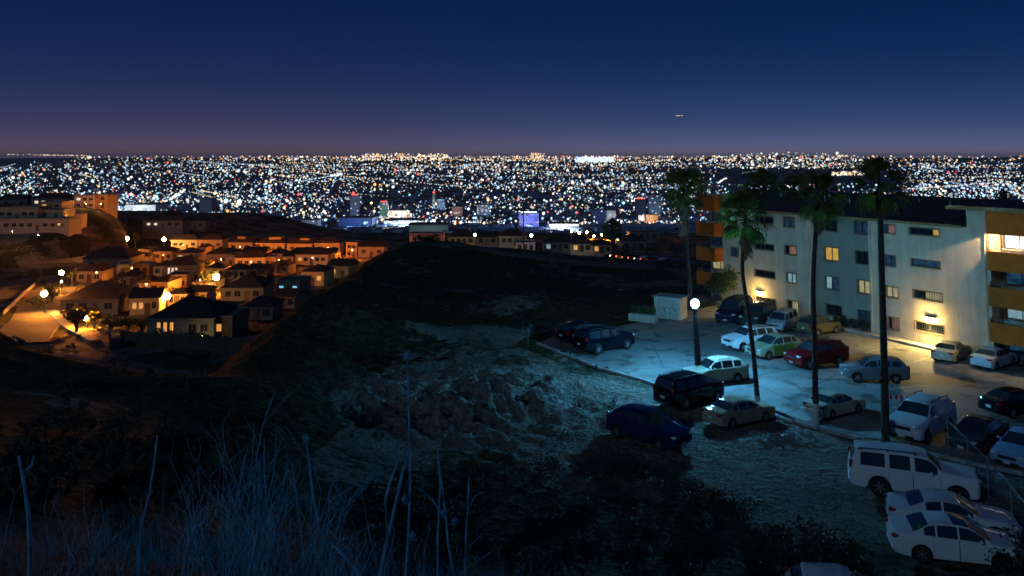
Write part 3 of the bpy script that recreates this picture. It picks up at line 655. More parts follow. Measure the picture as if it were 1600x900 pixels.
def window(a_, b_, c, d, yo, m, bars=False, frac=None, m2=None, parent=None):
    y = yo+.14; t = .06; mb = MB(); fr = frac if frac else .5
    for q in ((a_+t/2, (c+d)/2, t, d-c), (b_-t/2, (c+d)/2, t, d-c), (a_+(b_-a_)*fr, (c+d)/2, t, d-c-2*t)): mb.box((q[0], y, q[1]), (q[2], .08, q[3]))
    for z in (c+t/2, d-t/2): mb.box(((a_+b_)/2, y, z), (b_-a_-2*t, .08, t))
    # painted surround standing proud of the wall, sill below
    o = link('window', mb.mesh('window_frame', M_frame), parent or bld)
    cut = a_+(b_-a_)*fr
    link('pane', MB().box(((a_+t+cut)/2, y+.02, (c+d)/2), (cut-a_-t*1.5, .012, d-c-2*t)).mesh('pane', m), o)
    link('pane', MB().box(((cut+b_-t)/2, y+.035, (c+d)/2), (b_-cut-t*1.5, .012, d-c-2*t)).mesh('pane', m2 or m), o)
    mb = MB()
    for q in ((a_-.035, (c+d)/2, .07, d-c+.14), (b_+.035, (c+d)/2, .07, d-c+.14)): mb.box((q[0], yo-.012, q[1]), (q[2], .05, q[3]))
    mb.box(((a_+b_)/2, yo-.012, d+.035), (b_-a_, .05, .07)); mb.box(((a_+b_)/2, yo-.03, c-.035), (b_-a_, .1, .07))
    link('surround', mb.mesh('surround', M_eave), o)
    if bars:
        mb = MB(); k = max(3, int((b_-a_)/.2))
        for i in range(1, k): mb.tube([(a_+(b_-a_)*i/k, yo-.01, c+.01), (a_+(b_-a_)*i/k, yo-.01, d-.01)], .014, 5)
        mb.box(((a_+b_)/2, yo-.01, c+(d-c)*.3), (b_-a_, .02, .03))
        link('window_bars', mb.mesh('window_bars', M_bar), o)
    return o
wall_block('wall', 0, s_c0, 0, -.4, EAVE, wins[0], 13.9, M_stucco)
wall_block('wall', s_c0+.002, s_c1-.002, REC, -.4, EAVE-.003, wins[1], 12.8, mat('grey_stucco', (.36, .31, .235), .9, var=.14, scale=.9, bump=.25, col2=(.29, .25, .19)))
wall_block('wall', s_c1, s_w+.3, 0, -.4, EAVE, wins[2], 13.9, M_stucco)
wall_block('wall', s_w+.302, s_b, 0, -.4, 11.15, [], 13.9, M_stucco)
for pl, yo in ((0, 0), (1, REC), (2, 0)):
    for w in wins[pl]: window(w[0], w[1], w[2], w[3], yo, w[4], w[5], w[6], w[7])
# pitched tar roof with an overhanging eave and an ochre fascia board
RZ = 11.6
def roof(s0, s1, y0, yr, y1, z0, zr):
    mb = MB(); t = .12
    pr = [(y0, z0), (yr, zr), (y1, z0), (y1, z0-t), (yr, zr-t), (y0, z0-t)]
    vs = [(s, y, z) for s in (s0, s1) for y, z in pr]; n_ = 6
    mb.add(vs, [(5, 4, 3, 2, 1, 0), tuple(range(6, 12))]+[(i, (i+1) % 6, 6+(i+1) % 6, 6+i) for i in range(6)])
    return link('roof', mb.mesh('roof', M_roof), bld)
roof(-3.4, s_w+.25, -.45, 7, 14.4, EAVE+.16, RZ)
mb = MB(); mb.box(((s_w+.25-.05)/2, -.475, EAVE+.06), (s_w+.3, .05, .2)); link('fascia_board', mb.mesh('fascia_board', M_eave), bld)
for s in np.arange(.8, s_w, 3.1):                                # plumbing vents on the roof
    mb = MB().tube([(s, 3.2+(s*7 % 2), 10.5), (s, 3.2+(s*7 % 2), 11.4)], .07, 8); link('vent_pipe', mb.mesh('vent_pipe', M_galv), bld)
rc = link('roof', MB().box((s_w+9.3, 6.4, 11.3), (19, 16.2, .22)).mesh('roof_slab', M_roof), bld)
link('fascia_board', MB().box((s_w+9.3, -1.735, 11.28), (19, .06, .3)).mesh('fascia_board', M_eave), bld)
# foundation kerb and walk along the wall
link('plinth', MB().rbox(((s_b)/2, -.55, .07), (s_b, 1.0, .28), .03).mesh('plinth', M_concrete), bld)
# balcony bays with chamfered ends
def bay(sa, sb, chL, chR, lit, side):
    PJ = 1.15; ins = 1.25; ch = .55
    def outline(g=0.):
        pts = [(sa+g, g*.0+.0)] if not chL else [(sa, 0), (sa+ch, -PJ+g)]
        if not chL: pts += [(sa+g, -PJ+g)]
        pts += [(sb-ch, -PJ+g), (sb, 0)] if chR else [(sb-g, -PJ+g), (sb-g, 0)]
        return pts
    # back wall, side wall, slabs
    link('wall', MB().box(((sa+sb)/2, ins+.15, 5.35), (sb-sa, .3, 11.5)).mesh('back_wall', M_stucco), bld)
    for k, (z0, z1) in enumerate(((1.65, 3.05), (4.2, 5.6), (6.8, 8.2), (9.45, 11.15))):
        o = outline(); th_ = .14
        mb = MB()
        for (ax, ay), (bx, by) in zip(o, o[1:]):
            d = Vector((bx-ax, by-ay)); ln = d.length; a_ = math.atan2(d.y, d.x)
            mb.box(((ax+bx)/2, (ay+by)/2, (z0+z1)/2), (ln+.04, th_, z1-z0), a_)
        link('balcony_parapet' if k < 3 else 'roof_parapet', mb.mesh('parapet', M_ochre), bld)
        zz = z0+.12 if k < 3 else 10.85
        link('floor_slab', MB().prism([(x, y*.93) for x, y in o]+[(sb-.02, ins), (sa+.02, ins)], zz, zz+.16).mesh('floor_slab', M_concrete), bld)
        if k < 3:
            mb = MB(); pts = [(x, y, z1+.22) for x, y in o]; mb.tube(pts, .025, 6)
            for x, y in o: mb.tube([(x, y, z1-.02), (x, y, z1+.22)], .02, 6)
            for f in (.25, .5, .75): mb.tube([(sa+(sb-sa)*f, -PJ if sb-sa > 3 else -PJ, z1-.02), (sa+(sb-sa)*f, -PJ, z1+.22)], .02, 6)
            link('handrail', mb.mesh('handrail', M_galv), bld)
    for k, (c, d) in enumerate(((.1, 1.62), (3.1, 4.2), (5.65, 6.8), (8.25, 9.7))):
        nwin = max(1, int((sb-sa)/2.6))
        for i in range(nwin):
            a_ = sa+.35+i*(sb-sa-.5)/nwin; b_ = a_+(sb-sa-.5)/nwin-.3
            lm_ = B_
            if side == 'R': lm_ = [B_, M_lit_c, B_, M_lit_w][k] if i < 2 else B_
            elif k == 1: lm_ = M_lit_g
            window(a_, b_, c, d, ins-.18, lm_)
bay(s_b, s_b+8.5, True, True, True, 'R'); bay(-3.3, -.003, True, False, False, 'L')
point_light(bld, (s_b+1.9, -.8, 10.05), 1900, (1, .78, .42), .07, 'balcony_lamp')
link('ceiling_lamp', MB().lathe([(.12, 10.78), (.16, 10.7), (.1, 10.3), (.001, 10.28)], c=(s_b+1.9, -.8, 0), n=12).mesh('ceiling_lamp', emit('warm_lamp_glass', (1, .8, .45), 14)), bld)
# two wall floodlights
M_flood = emit('floodlight_glass', (1, .74, .30), 60)
for px, py, pw in ((1188, 457, 470), (1455, 498, 640)):
    s, z = F(px, py)
    mb = MB().rbox((s, -.16, z+.16), (.9, .3, .1), .03); mb.box((s, -.06, z+.02), (.25, .12, .22))
    fl = link('wall_floodlight', mb.mesh('floodlight_body', M_trim), bld)
    link('lamp_glass', MB().rbox((s, -.2, z), (.8, .14, .2), .04).mesh('lamp_glass', M_flood), fl)
    point_light(fl, (s, -.5, z-.08), pw*2.6, (1, .70, .2), .12, spot=165, aim=(0, -.5, -.8))
    point_light(fl, (s, -.6, z-.1), pw*.5, (1, .70, .2), .12)
# drain pipes
for s in (s_c0-.25, s_c1+.25, s_b-.35): link('drain_pipe', MB().tube([(s, -.07, .1), (s, -.07, EAVE-.3)], .05, 8).mesh('drain_pipe', M_stucco, 40), bld)

# ------------------------------------------------------------------ car park lamp
def street_lamp(name, label, base, top, power, col, bulb, r=.22, style='globe', group='street lamps', emis=None, pole_r=.09, face=(0, -1)):
    base, top = Vector(base), Vector(top)
    root = thing(name, label, 'lamp post', base, 0, group); h = top-base
    link('pole', MB().tube([(0, 0, -.8), (0, 0, .05), h*.5, h-Vector((0, 0, r))], [pole_r*1.25, pole_r*1.2, pole_r, pole_r*.75], 8).mesh('pole', M_pole, 40), root)
    if style == 'globe':
        link('lamp_globe', MB().lathe([(.001, -r)]+[(r*math.cos(a), r*math.sin(a)) for a in np.linspace(-1.4, 1.4, 9)]+[(.001, r)], c=h, n=14).mesh('lamp_globe', bulb, 60), root)
        link('lamp_collar', MB().lathe([(pole_r, -r*1.25), (r*.55, -r*1.05), (r*.5, -r*.9)], c=h, n=10).mesh('lamp_collar', M_pole), root)
        if power: point_light(root, h+Vector((face[0]*(r+.05), face[1]*(r+.05), -.02)), power, col, .12)
    else:
        f = Vector((face[0], face[1], 0)); a_ = math.atan2(f.y, f.x)
        link('arm', MB().tube([h-Vector((0, 0, .4)), h+f*.3, h+f*1.0+Vector((0, 0, .12))], .05, 6).mesh('arm', M_pole, 40), root)
        link('lamp_head', MB().rbox(h+f*1.2+Vector((0, 0, .2)), (.7, .3, .12), .03, rz=a_).mesh('lamp_head', M_pole), root)
        link('lamp_glass', MB().lathe([(r, 0), (r*.8, -r*.55), (r*.4, -r*.85), (.001, -r*.95)], c=h+f*1.2+Vector((0, 0, .13)), n=12).mesh('lamp_glass', bulb), root)
        if power: point_light(root, h+f*1.2+Vector((0, 0, -r-.1)), power, col, .12)
    return root
lamp_base = G(1092, 596); lamp_top = AT(1086, 474, lamp_base.y)
M_cyan = emit('lot_lamp_globe', (.11, .54, 1.0), 2600)
street_lamp('lot_lamp', 'tall dark lamp post with glaring blue white globe in the car park', lamp_base, lamp_top, 0, None, M_cyan, r=.265, group=None, pole_r=.2)

# ------------------------------------------------------------------ palms
M_frond = translucent(mat('palm_green', (.085, .15, .035), .8, var=.4, scale=2), (.08, .12, .015))
M_dead = mat('dead_frond', (.22, .145, .075), .85, var=.4, scale=3)
M_bark = mat('palm_bark', (.055, .045, .036), .9, var=.35, scale=6, bump=.8)
M_lime = mat('limewash', (.62, .6, .56), .85, var=.15, scale=5)
def frond_mesh(nm, pet, fan, nb, droop, spread, m):
    mb = MB(); mb.tube([(0, 0, 0), (pet*.5, 0, .06*pet), (pet, 0, .02)], [.03, .02, .014], 4)
    for i in range(nb):
        a_ = (i/(nb-1)-.5)*2*spread; ln = fan*(1-.35*abs(a_)/spread**1)*rng.uniform(.92, 1.06); w = fan*.075
        d = Vector((math.cos(a_), math.sin(a_), 0)); sd = Vector((-d.y, d.x, 0)); o = Vector((pet, 0, .02)); up = .10*fan*math.cos(a_)
        p1 = o+d*ln*.55+Vector((0, 0, up)); p2 = o+d*ln*.85+Vector((0, 0, up-droop*.35*fan)); p3 = o+d*ln*.97+Vector((0, 0, up-droop*fan))
        mb.add([o-sd*.008, o+sd*.008, p1+sd*w*.55, p1-sd*w*.55, p2+sd*w*.35, p2-sd*w*.35, p3], [(0, 1, 2, 3), (3, 2, 4, 5), (5, 4, 6)])
    return mb.mesh(nm, m, 60, fix=False)
FR = [frond_mesh('frond', .62, 1.0, 14, .2+.14*k, 1.0-.1*k, M_frond) for k in range(4)]
DF = [frond_mesh('dead_frond', .5, .6, 9, .12, .5+.2*k, M_dead) for k in range(3)]
def palm(label, base, trunk_px, crown_px, size, nf=44, nd=30, skirt=1.6, trunk_r=.17, lime=0., group='fan palms along the car park'):
    base = Vector(base); root = thing('fan_palm', label, 'palm tree', base, 0, group)
    pts = [base]+[AT(px, py, base.y) for px, py in trunk_px]+[AT(*crown_px, base.y)]
    pts = [p-base for p in pts]; P = []                            # smooth the trunk a little
    for i in range(len(pts)-1):
        p0, p1, p2, p3 = pts[max(i-1, 0)], pts[i], pts[i+1], pts[min(i+2, len(pts)-1)]
        for k in range(26):
            t_ = k/26; P.append(.5*((2*p1)+(p2-p0)*t_+(2*p0-5*p1+4*p2-p3)*t_*t_+(3*p1-p0-3*p2+p3)*t_**3))
    P.append(pts[-1]); n_ = len(P); P = [Vector((0, 0, -.3))]+P
    rad = [trunk_r*.86*(1.25-.4*min(1, i/n_*1.2)+.18*math.exp(-i/5.))*(1+(.06 if i % 2 else -.03)+.03*math.sin(i*.9)) for i in range(len(P))]
    if lime:
        k = max(2, sum(1 for p in P if p.z < lime)); link('limewashed_base', MB().tube(P[:k], [r_+.012 for r_ in rad[:k]], 12).mesh('limewashed_base', M_lime, 50), root)
    link('trunk', MB().tube(P, rad, 12).mesh('trunk', M_bark, 60), root)
    top = pts[-1]; ga = 2.399963
    for i in range(nf):
        f = (i+.5)/nf; el = R(86-f*136+rng.uniform(-9, 9)); az = i*ga+rng.uniform(-.25, .25); sc = size*rng.uniform(.85, 1.12)*(1-.18*(f < .15))
        o = link('frond', FR[int(rng.integers(4))], root, top+Vector((0, 0, .10*size-.35*size*f)))
        o.rotation_euler = (rng.uniform(-.8, .8), -el, az); o.scale = (sc, sc, sc)
    for i in range(nd):
        f = i/nd; az = i*ga; o = link('dead_frond', DF[int(rng.integers(3))], root, top+Vector((0, 0, -.25*size-skirt*.62*f)))
        o.rotation_euler = (rng.uniform(-.4, .4), R(62+26*rng.random()), az); q = size*rng.uniform(.75, 1.05)*(1-.35*f); o.scale = (q, q, q)
    return root
palm('fan palm with a big ragged skirt left of the apartment block', G(1079, 484), [(1077, 440), (1073, 380)], (1068, 297), 1.85, 36, 52, 5.5, .24)
palm('leaning fan palm whose curved trunk rises beside the tan sedan', G(1184, 632), [(1178, 560), (1168, 480), (1160, 420)], (1165, 340), 1.3, 36, 44, 2.6, .15, lime=.6)
palm('fan palm with white limewashed base beside the silver compact', G(1275, 667), [(1273, 560), (1271, 430)], (1279, 308), 1.15, 32, 34, 2.0, .16, lime=1.4)
palm('tallest straight fan palm in front of the pale silver SUV', G(1384, 698), [(1381, 560), (1377, 400)], (1374, 290), 1.18, 27, 34, 1.3, .19)
palm('small dark fan palm far off on the edge of the graded lot', (*AT(957, 404, 128).xy, -.3), [(957, 385)], (957, 358), 1.25, 34, 26, 2.0, .2)
q = PB+fin*15+fx_*3; palm('dark fan palm showing above the apartment roof on the left', (q.x, q.y, 0), [], (1193, 292), 1.6, 34, 10, 1.0, .2)
q = PB+fin*15+fx_*9; palm('small dark fan palm showing above the apartment roof beside the tall palm', (q.x, q.y, 0), [], (1240, 296), 1.2, 34, 10, 1.0, .2)

# ------------------------------------------------------------------ trees and shrubs of leaf clumps
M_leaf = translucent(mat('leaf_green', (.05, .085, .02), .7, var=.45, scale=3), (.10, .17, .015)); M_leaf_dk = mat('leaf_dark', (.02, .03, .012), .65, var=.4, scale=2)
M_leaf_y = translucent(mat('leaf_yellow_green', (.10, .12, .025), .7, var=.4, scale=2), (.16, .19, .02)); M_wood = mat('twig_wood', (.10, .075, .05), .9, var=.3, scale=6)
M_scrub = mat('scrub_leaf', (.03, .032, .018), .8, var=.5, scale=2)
def leaves(mb, clumps, n_, size):
    for k in range(n_):
        c, rr_ = clumps[int(rng.integers(len(clumps)))]
        d = Vector(rng.normal(size=3)).normalized(); p = Vector(c)+Vector((d.x*rr_[0], d.y*rr_[1], d.z*rr_[2]))*rng.random()**.45
        u = Vector(rng.normal(size=3)).normalized(); w = u.cross(Vector(rng.normal(size=3))).normalized(); s = size*rng.uniform(.6, 1.4)
        mb.add([p-u*s, p+w*s*.45, p+u*s, p-w*s*.45], [(0, 1, 2, 3)])
def tree(name, label, base, h, w, m=None, n_=900, trunk_h=.35, leaf=.16, group=None, cat='tree', clumps=9):
    base = Vector(base); root = thing(name, label, cat, base, rng.uniform(0, 6), group)
    cl = []; mb = MB(); mb.tube([(0, 0, -.4), (.04*w, 0, h*trunk_h*.6), (0, .03*w, h*trunk_h), (0, 0, h*.75)], [.05*w+.04, .04*w+.03, .03*w+.03, .015*w], 7)
    for i in range(clumps):
        a_ = i*2.4; rad = w*.5*rng.uniform(.25, .75); z = h*(trunk_h+.12+(.72-trunk_h)*rng.random())
        c = (rad*math.cos(a_), rad*math.sin(a_), z); cl.append((c, (w*.24*rng.uniform(.8, 1.3), w*.24*rng.uniform(.8, 1.3), h*.15*rng.uniform(.8, 1.3))))
        mb.tube([(0, 0, h*trunk_h*rng.uniform(.5, .95)), (c[0]*.5, c[1]*.5, c[2]*.8), c], [.025*w+.01, .018*w, .006*w], 5)
    link('trunk', mb.mesh('trunk', M_wood, 50), root)
    mb = MB(); leaves(mb, cl, n_, leaf); link('crown', mb.mesh('crown', m or M_leaf, fix=False), root)
    return root
tree('leafy_tree', 'round leafy tree glowing green beside the ochre balconies', G(1130, 481), 4.4, 3.4, M_leaf, 1500, .3, .15, clumps=12)
for i, (px, py, lb) in enumerate(((1313, 511, 'low dark shrub against the recessed wall by the olive crossover'), (1332, 516, 'low dark shrub in the corner of the recessed wall'), (1350, 521, 'low dark shrub below the tall window of the recessed wall'))):
    tree('wall_shrub', lb, G(px, py), 1.1, 1.3, M_leaf_dk, 260, .15, .1, 'shrubs against the apartment wall', 'shrub', 6)
# planter box with plants, left of the shed
M_planter = mat('planter_block', (.42, .36, .28), .85, var=.2, scale=4)
q0 = G(1005, 502)
pl = thing('planter', 'low masonry planter with upright plants at the far edge of the lot', 'planter', q0, -.55)
link('trough', MB().rbox((0, 0, .3), (2.6, .9, .75), .04).mesh('trough', M_planter), pl)
for k in range(5): link('plant', (lambda mb: (leaves(mb, [((k*.5-1, 0, 1.0), (.28, .3, .5))], 120, .11), mb)[1])(MB()).mesh('plant', M_leaf_y if k % 2 else M_leaf, fix=False), pl)
q0 = G(1048, 496)
sh = thing('utility_shed', 'small pale utility shed with double doors at the end of the lot', 'shed', q0, R(-32))
M_shedw = mat('shed_wall', (.5, .46, .38), .8, var=.1, scale=2)
link('wall', MB().box((0, 0, .95), (2.6, 1.8, 2.0)).mesh('wall', M_shedw), sh)
link('roof', MB().prism([(-1.45, -1.05), (1.45, -1.05), (1.45, 1.05), (-1.45, 1.05)], 1.952, 2.06).mesh('roof', M_concrete), sh)
for x in (-.5, .55): d = link('door', MB().rbox((x, -.92, .9), (.95, .06, 1.75), .01).mesh('door', M_planter), sh); link('handle', MB().box((x+.3, -.97, .9), (.06, .05, .2)).mesh('handle', M_trim), d)

# ------------------------------------------------------------------ small things on the lot
M_orange = mat('cone_orange', (.75, .13, .02), .5); M_wht = mat('white_plastic', (.72, .72, .72), .5); M_redp = mat('red_paint', (.5, .02, .02), .5)
q = G(1281, 662); cn = thing('traffic_cone', 'orange traffic cone at the limewashed palm base', 'traffic cone', q)
link('cone', MB().lathe([(.17, .04), (.05, .72), (.001, .74)], n=14).mesh('cone', M_orange, 50), cn); link('base', MB().rbox((0, 0, .02), (.42, .42, .05), .02).mesh('base', M_black), cn)
link('band', MB().lathe([(.136, .24), (.108, .4)], n=14).mesh('band', M_wht), cn)
q = G(1399, 642); br = thing('barricade', 'small red and white striped barricade board beside the pale SUV', 'barricade', q, -.2)
for k in range(6): link('stripe', MB().box((-.36+k*.144, 0, .78+.003*(k % 2)), (.142, .03, .26)).mesh('stripe', M_redp if k % 2 else M_wht), br)
for x in (-.36, .36): link('leg', MB().tube([(x, .18, 0), (x, 0.03, .95)], .02, 6).mesh('leg', M_galv), br); link('leg', MB().tube([(x, -.18, 0), (x, -.03, .95)], .02, 6).mesh('leg', M_galv), br)
# chain link fence
fp = [G(x, y) for x, y in ((1482, 708), (1513, 745), (1545, 781), (1582, 829), (1628, 888), (1690, 965))]
fn = thing('wire_fence', 'leaning chain link fence with pale top rail beside the white SUV', 'fence', fp[0]); FH = 1.72
rel = [Vector((p.x, p.y, hz(p.x, p.y)))-fp[0] for p in fp]
for p in rel: link('post', MB().tube([p+Vector((0, 0, -.3)), p+Vector((0, 0, FH+.05))], .035, 7).mesh('post', M_galv, 50), fn)
link('top_rail', MB().tube([p+Vector((0, 0, FH)) for p in rel], .028, 6).mesh('top_rail', M_galv, 50), fn)
mb = MB()
for a_, b_ in zip(rel, rel[1:]):
    ln = (b_-a_).length; d = (b_-a_)/ln; k = int(ln/.09)
    for i in range(-int(FH/.09), k):
        for sg in (0, 1):
            u0, u1 = i*.09, i*.09+FH
            z0, z1 = (0, FH) if sg == 0 else (FH, 0)
            ua, ub = max(0, u0), min(ln, u1)
            if ua >= ub: continue
            za = z0+(z1-z0)*(ua-u0)/FH; zb = z0+(z1-z0)*(ub-u0)/FH
            p, q = a_+d*ua+Vector((0, 0, za)), a_+d*ub+Vector((0, 0, zb)); e = Vector((0, 0, .0022)); sdv = Vector((-d.y, d.x, 0))*.0022
            mb.add([p-e, p+e, q+e, q-e], [(0, 1, 2, 3)])
wm = link('wire_mesh', mb.mesh('wire_mesh', M_galv, fix=False), fn); wm['kind'] = 'stuff'
# ------------------------------------------------------------------ houses in the valley
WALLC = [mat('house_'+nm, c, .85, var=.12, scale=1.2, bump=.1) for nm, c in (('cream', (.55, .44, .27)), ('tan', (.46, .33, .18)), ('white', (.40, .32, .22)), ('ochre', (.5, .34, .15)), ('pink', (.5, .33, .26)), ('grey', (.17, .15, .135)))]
M_tile = mat('roof_tile', (.04, .026, .02), .85, var=.4, scale=5, bump=.5); M_flat = mat('flat_roof', (.10, .09, .085), .9, var=.3, scale=2)
M_doorw = mat('door_wood', (.12, .06, .03), .6); M_gar = mat('garage_door', (.5, .46, .4), .6)
M_win_o = emit('window_orange', (1, .45, .10), .8, False); M_win_w = emit('window_white', (1, .85, .6), .9, False); M_win_d = mat('house_pane', (.02, .02, .025), .1)
HG = 'houses in the valley and on the hill'
def house(label, base, w, d, h, yaw, rooft, wc, lit=0, wins=3, garage=False, slit=False, name='house', upper=None, litm=None, found=3., group=HG):
    base = Vector(base); root = thing(name, label, 'house', base, R(yaw), group)
    wm_ = WALLC[wc]; ov = .35
    link('wall', MB().box((0, d/2, (h-found)/2), (w, d, h+found)).mesh('wall', wm_), root)
    if rooft == 'flat':
        rf = link('roof', MB().box((0, d/2, h+.06), (w+.1, d+.1, .12)).mesh('roof', M_flat), root)
        mb = MB(); mb.box((0, -.02, h+.3), (w+.14, .16, .36)); mb.box((0, d+.02, h+.3), (w+.14, .16, .36))
        for x in (-w/2-.0, w/2): mb.box((x, d/2, h+.3), (.13, d-.12, .36))
        link('parapet', mb.mesh('parapet', wm_), root)
    else:
        rh = min(w, d)*.24; hip = d*.38 if rooft == 'hip' else 0
        x0, x1, y0, y1 = -w/2-ov, w/2+ov, -ov, d+ov; z0 = h-.02
        if rooft == 'front':                                       # gable towards the camera
            vs = [(x0, y0, z0), (x1, y0, z0), (x1, y1, z0), (x0, y1, z0), (0, y0, z0+rh), (0, y1, z0+rh)]
            fs = [(0, 1, 2, 3), (0, 3, 5, 4), (1, 4, 5, 2), (0, 4, 1), (3, 2, 5)]
            link('gable', MB().add([(-w/2, -.03, h-.03), (w/2, -.03, h-.03), (0, -.03, h+rh-.18), (-w/2, .1, h-.03), (w/2, .1, h-.03), (0, .1, h+rh-.18)], [(0, 1, 2), (5, 4, 3), (0, 3, 4, 1), (1, 4, 5, 2), (2, 5, 3, 0)]).mesh('gable', wm_), root)
            vs = [(x, y if y > 0 else y+.25, z+.12) for x, y, z in vs]
        else:
            vs = [(x0, y0, z0), (x1, y0, z0), (x1, y1, z0), (x0, y1, z0), (x0+hip, d/2, z0+rh), (x1-hip, d/2, z0+rh)]
            fs = [(0, 1, 2, 3), (0, 4, 5, 1), (1, 5, 2), (2, 5, 4, 3), (3, 4, 0)]
        rf = link('roof', MB().add(vs, fs).mesh('roof', M_tile), root)
        link('fascia', MB().box((0, -ov-.02 if rooft != 'front' else -.13, h-.08), (w+2*ov, .04, .16)).mesh('fascia', wm_), root)
        if w > 7 and rng.random() < .5: link('chimney', MB().box((w*.28, d*.62, h+rh*.8), (.6, .6, 1.4)).mesh('chimney', wm_), rf)
    stor = 2 if h > 4.4 else 1
    xs = [(-.5+(i+.5)/wins)*w*.88 for i in range(wins)]; li = 0
    for st in range(stor):
        for i, x in enumerate(xs):
            zc = h*(st+.55)/stor
            if st == 0 and stor == 2 and garage and i == 0:
                link('garage_door', MB().box((x, -.02, 1.15), (2.5, .1, 2.3)).mesh('garage_door', M_gar), root); continue
            if st == 0 and i == wins//2 and not garage and not slit:
                dr_ = link('door', MB().box((x, -.02, 1.05), (1.0, .1, 2.1)).mesh('door', M_doorw), root); continue
            ww = min(1.5, w/wins*.55); wh_ = 1.25
            if slit and i < lit: ww = .5; x = xs[0]+.2+i*.95; wh_ = 1.9
            o = link('window', MB().box((x, -.015, zc), (ww+.16, .1, wh_)).mesh('window', wm_ if wc != 0 else WALLC[2]), root)
            isl = li < lit and (st == stor-1 or stor == 1); li += isl
            for e in (-1, 1): link('pane', MB().box((x+e*ww*.26, -.055, zc), (ww*.46, .04, wh_-.17)).mesh('pane', (litm or M_win_o) if isl else M_win_d), o)
    if upper:
        ux, uw, uh = upper; u = link('upper_storey', MB().box((ux*w, d*.55, h+uh/2), (uw, d*.55, uh+.6)).mesh('upper_storey', wm_), root)
        link('roof', MB().add([(ux*w-uw/2-.25, d*.2, h+uh+.29), (ux*w+uw/2+.25, d*.2, h+uh+.29), (ux*w+uw/2+.25, d*.9, h+uh+.29), (ux*w-uw/2-.25, d*.9, h+uh+.29), (ux*w, d*.55, h+uh+.95)], [(0, 1, 2, 3), (0, 4, 1), (1, 4, 2), (2, 4, 3), (3, 4, 0)]).mesh('roof', M_tile), u)
    return root
def vh(label, x0, x1, yb, hpx, yaw, rooft, wc, **k):
    p = V((x0+x1)/2, yb); s = FPX/p.y
    return house(label, p, (x1-x0)/s, k.pop('d', 8), hpx/s, yaw, rooft, wc, **k)
# back row along the far street
vh('leftmost house of the back row, wide cream front under a low roof', 267, 308, 390, 15, 2, 'hip', 0, wins=4)
vh('second back row house from the left with long lit front wall', 310, 347, 391, 16, 0, 'hip', 1, wins=4)
vh('back row house with a small upper room left of the middle', 356, 394, 393, 14, -4, 'gable', 3, wins=3, upper=(-.05, 3, 1.8))
vh('back row house in the middle with a wide upper room', 400, 444, 396, 16, 0, 'hip', 1, wins=4, upper=(.1, 4.5, 1.8), lit=1)
vh('back row house with upper room near the plateau', 448, 488, 396, 15, -3, 'gable', 3, wins=3, upper=(.12, 3.4, 1.6))
vh('two storey back row house beside the plateau foot with dark window', 491, 530, 397, 17, 0, 'hip', 1, wins=3)
vh('narrow tall back row house at the plateau foot', 540, 558, 402, 21, -8, 'flat', 3, wins=2)
vh('last dim house of the back row behind the plateau edge', 560, 600, 402, 16, 0, 'gable', 1, wins=3)
# second row
vh('gabled tan house in the second row under the cream house', 322, 354, 416, 18, 10, 'front', 1, wins=3)
vh('tan second row house joined to the gabled house on its right', 355, 366, 417, 16, 0, 'flat', 1, wins=1)
vh('pale double fronted second row house with dark windows', 368, 412, 420, 17, 5, 'hip', 0, wins=4)
vh('pink second row house next to the double fronted one', 413, 430, 419, 15, 0, 'flat', 4, wins=2)
vh('small brightly lit second row house right of the pink one', 437, 458, 414, 13, 0, 'gable', 0, wins=2, lit=1)
vh('wide second row house with three lit bays', 461, 512, 414, 16, -4, 'hip', 0, wins=5, lit=1)
# third row, left
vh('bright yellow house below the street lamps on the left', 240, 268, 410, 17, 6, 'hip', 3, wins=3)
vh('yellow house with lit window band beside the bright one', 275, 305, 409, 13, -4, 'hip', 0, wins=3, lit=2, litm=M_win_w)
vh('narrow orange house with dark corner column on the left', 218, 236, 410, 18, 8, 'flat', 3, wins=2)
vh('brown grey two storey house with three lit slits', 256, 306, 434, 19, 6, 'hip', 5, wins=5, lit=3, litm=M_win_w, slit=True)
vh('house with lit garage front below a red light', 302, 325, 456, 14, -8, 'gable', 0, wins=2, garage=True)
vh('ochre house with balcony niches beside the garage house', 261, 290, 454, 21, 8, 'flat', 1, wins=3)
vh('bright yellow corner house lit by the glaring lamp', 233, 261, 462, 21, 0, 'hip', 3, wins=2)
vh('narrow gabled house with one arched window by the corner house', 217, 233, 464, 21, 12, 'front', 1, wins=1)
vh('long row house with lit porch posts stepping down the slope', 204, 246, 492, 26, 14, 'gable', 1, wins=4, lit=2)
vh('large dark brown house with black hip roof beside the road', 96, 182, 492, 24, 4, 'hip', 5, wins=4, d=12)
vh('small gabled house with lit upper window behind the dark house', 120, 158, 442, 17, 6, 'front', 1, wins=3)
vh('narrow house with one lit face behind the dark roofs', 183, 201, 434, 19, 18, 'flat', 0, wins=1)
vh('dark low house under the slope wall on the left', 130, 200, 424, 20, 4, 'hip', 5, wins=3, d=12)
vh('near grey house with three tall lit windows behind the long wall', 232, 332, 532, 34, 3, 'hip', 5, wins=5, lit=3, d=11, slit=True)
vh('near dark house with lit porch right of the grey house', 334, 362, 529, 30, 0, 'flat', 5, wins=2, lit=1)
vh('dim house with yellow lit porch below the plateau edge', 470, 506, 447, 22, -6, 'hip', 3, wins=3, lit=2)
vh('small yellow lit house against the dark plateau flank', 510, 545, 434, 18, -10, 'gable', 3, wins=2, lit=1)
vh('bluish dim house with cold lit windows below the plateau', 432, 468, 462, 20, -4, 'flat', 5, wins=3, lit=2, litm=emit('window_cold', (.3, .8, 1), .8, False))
vh('dim house behind the white yard lamp below the plateau', 425, 460, 482, 18, 0, 'gable', 5, wins=3)
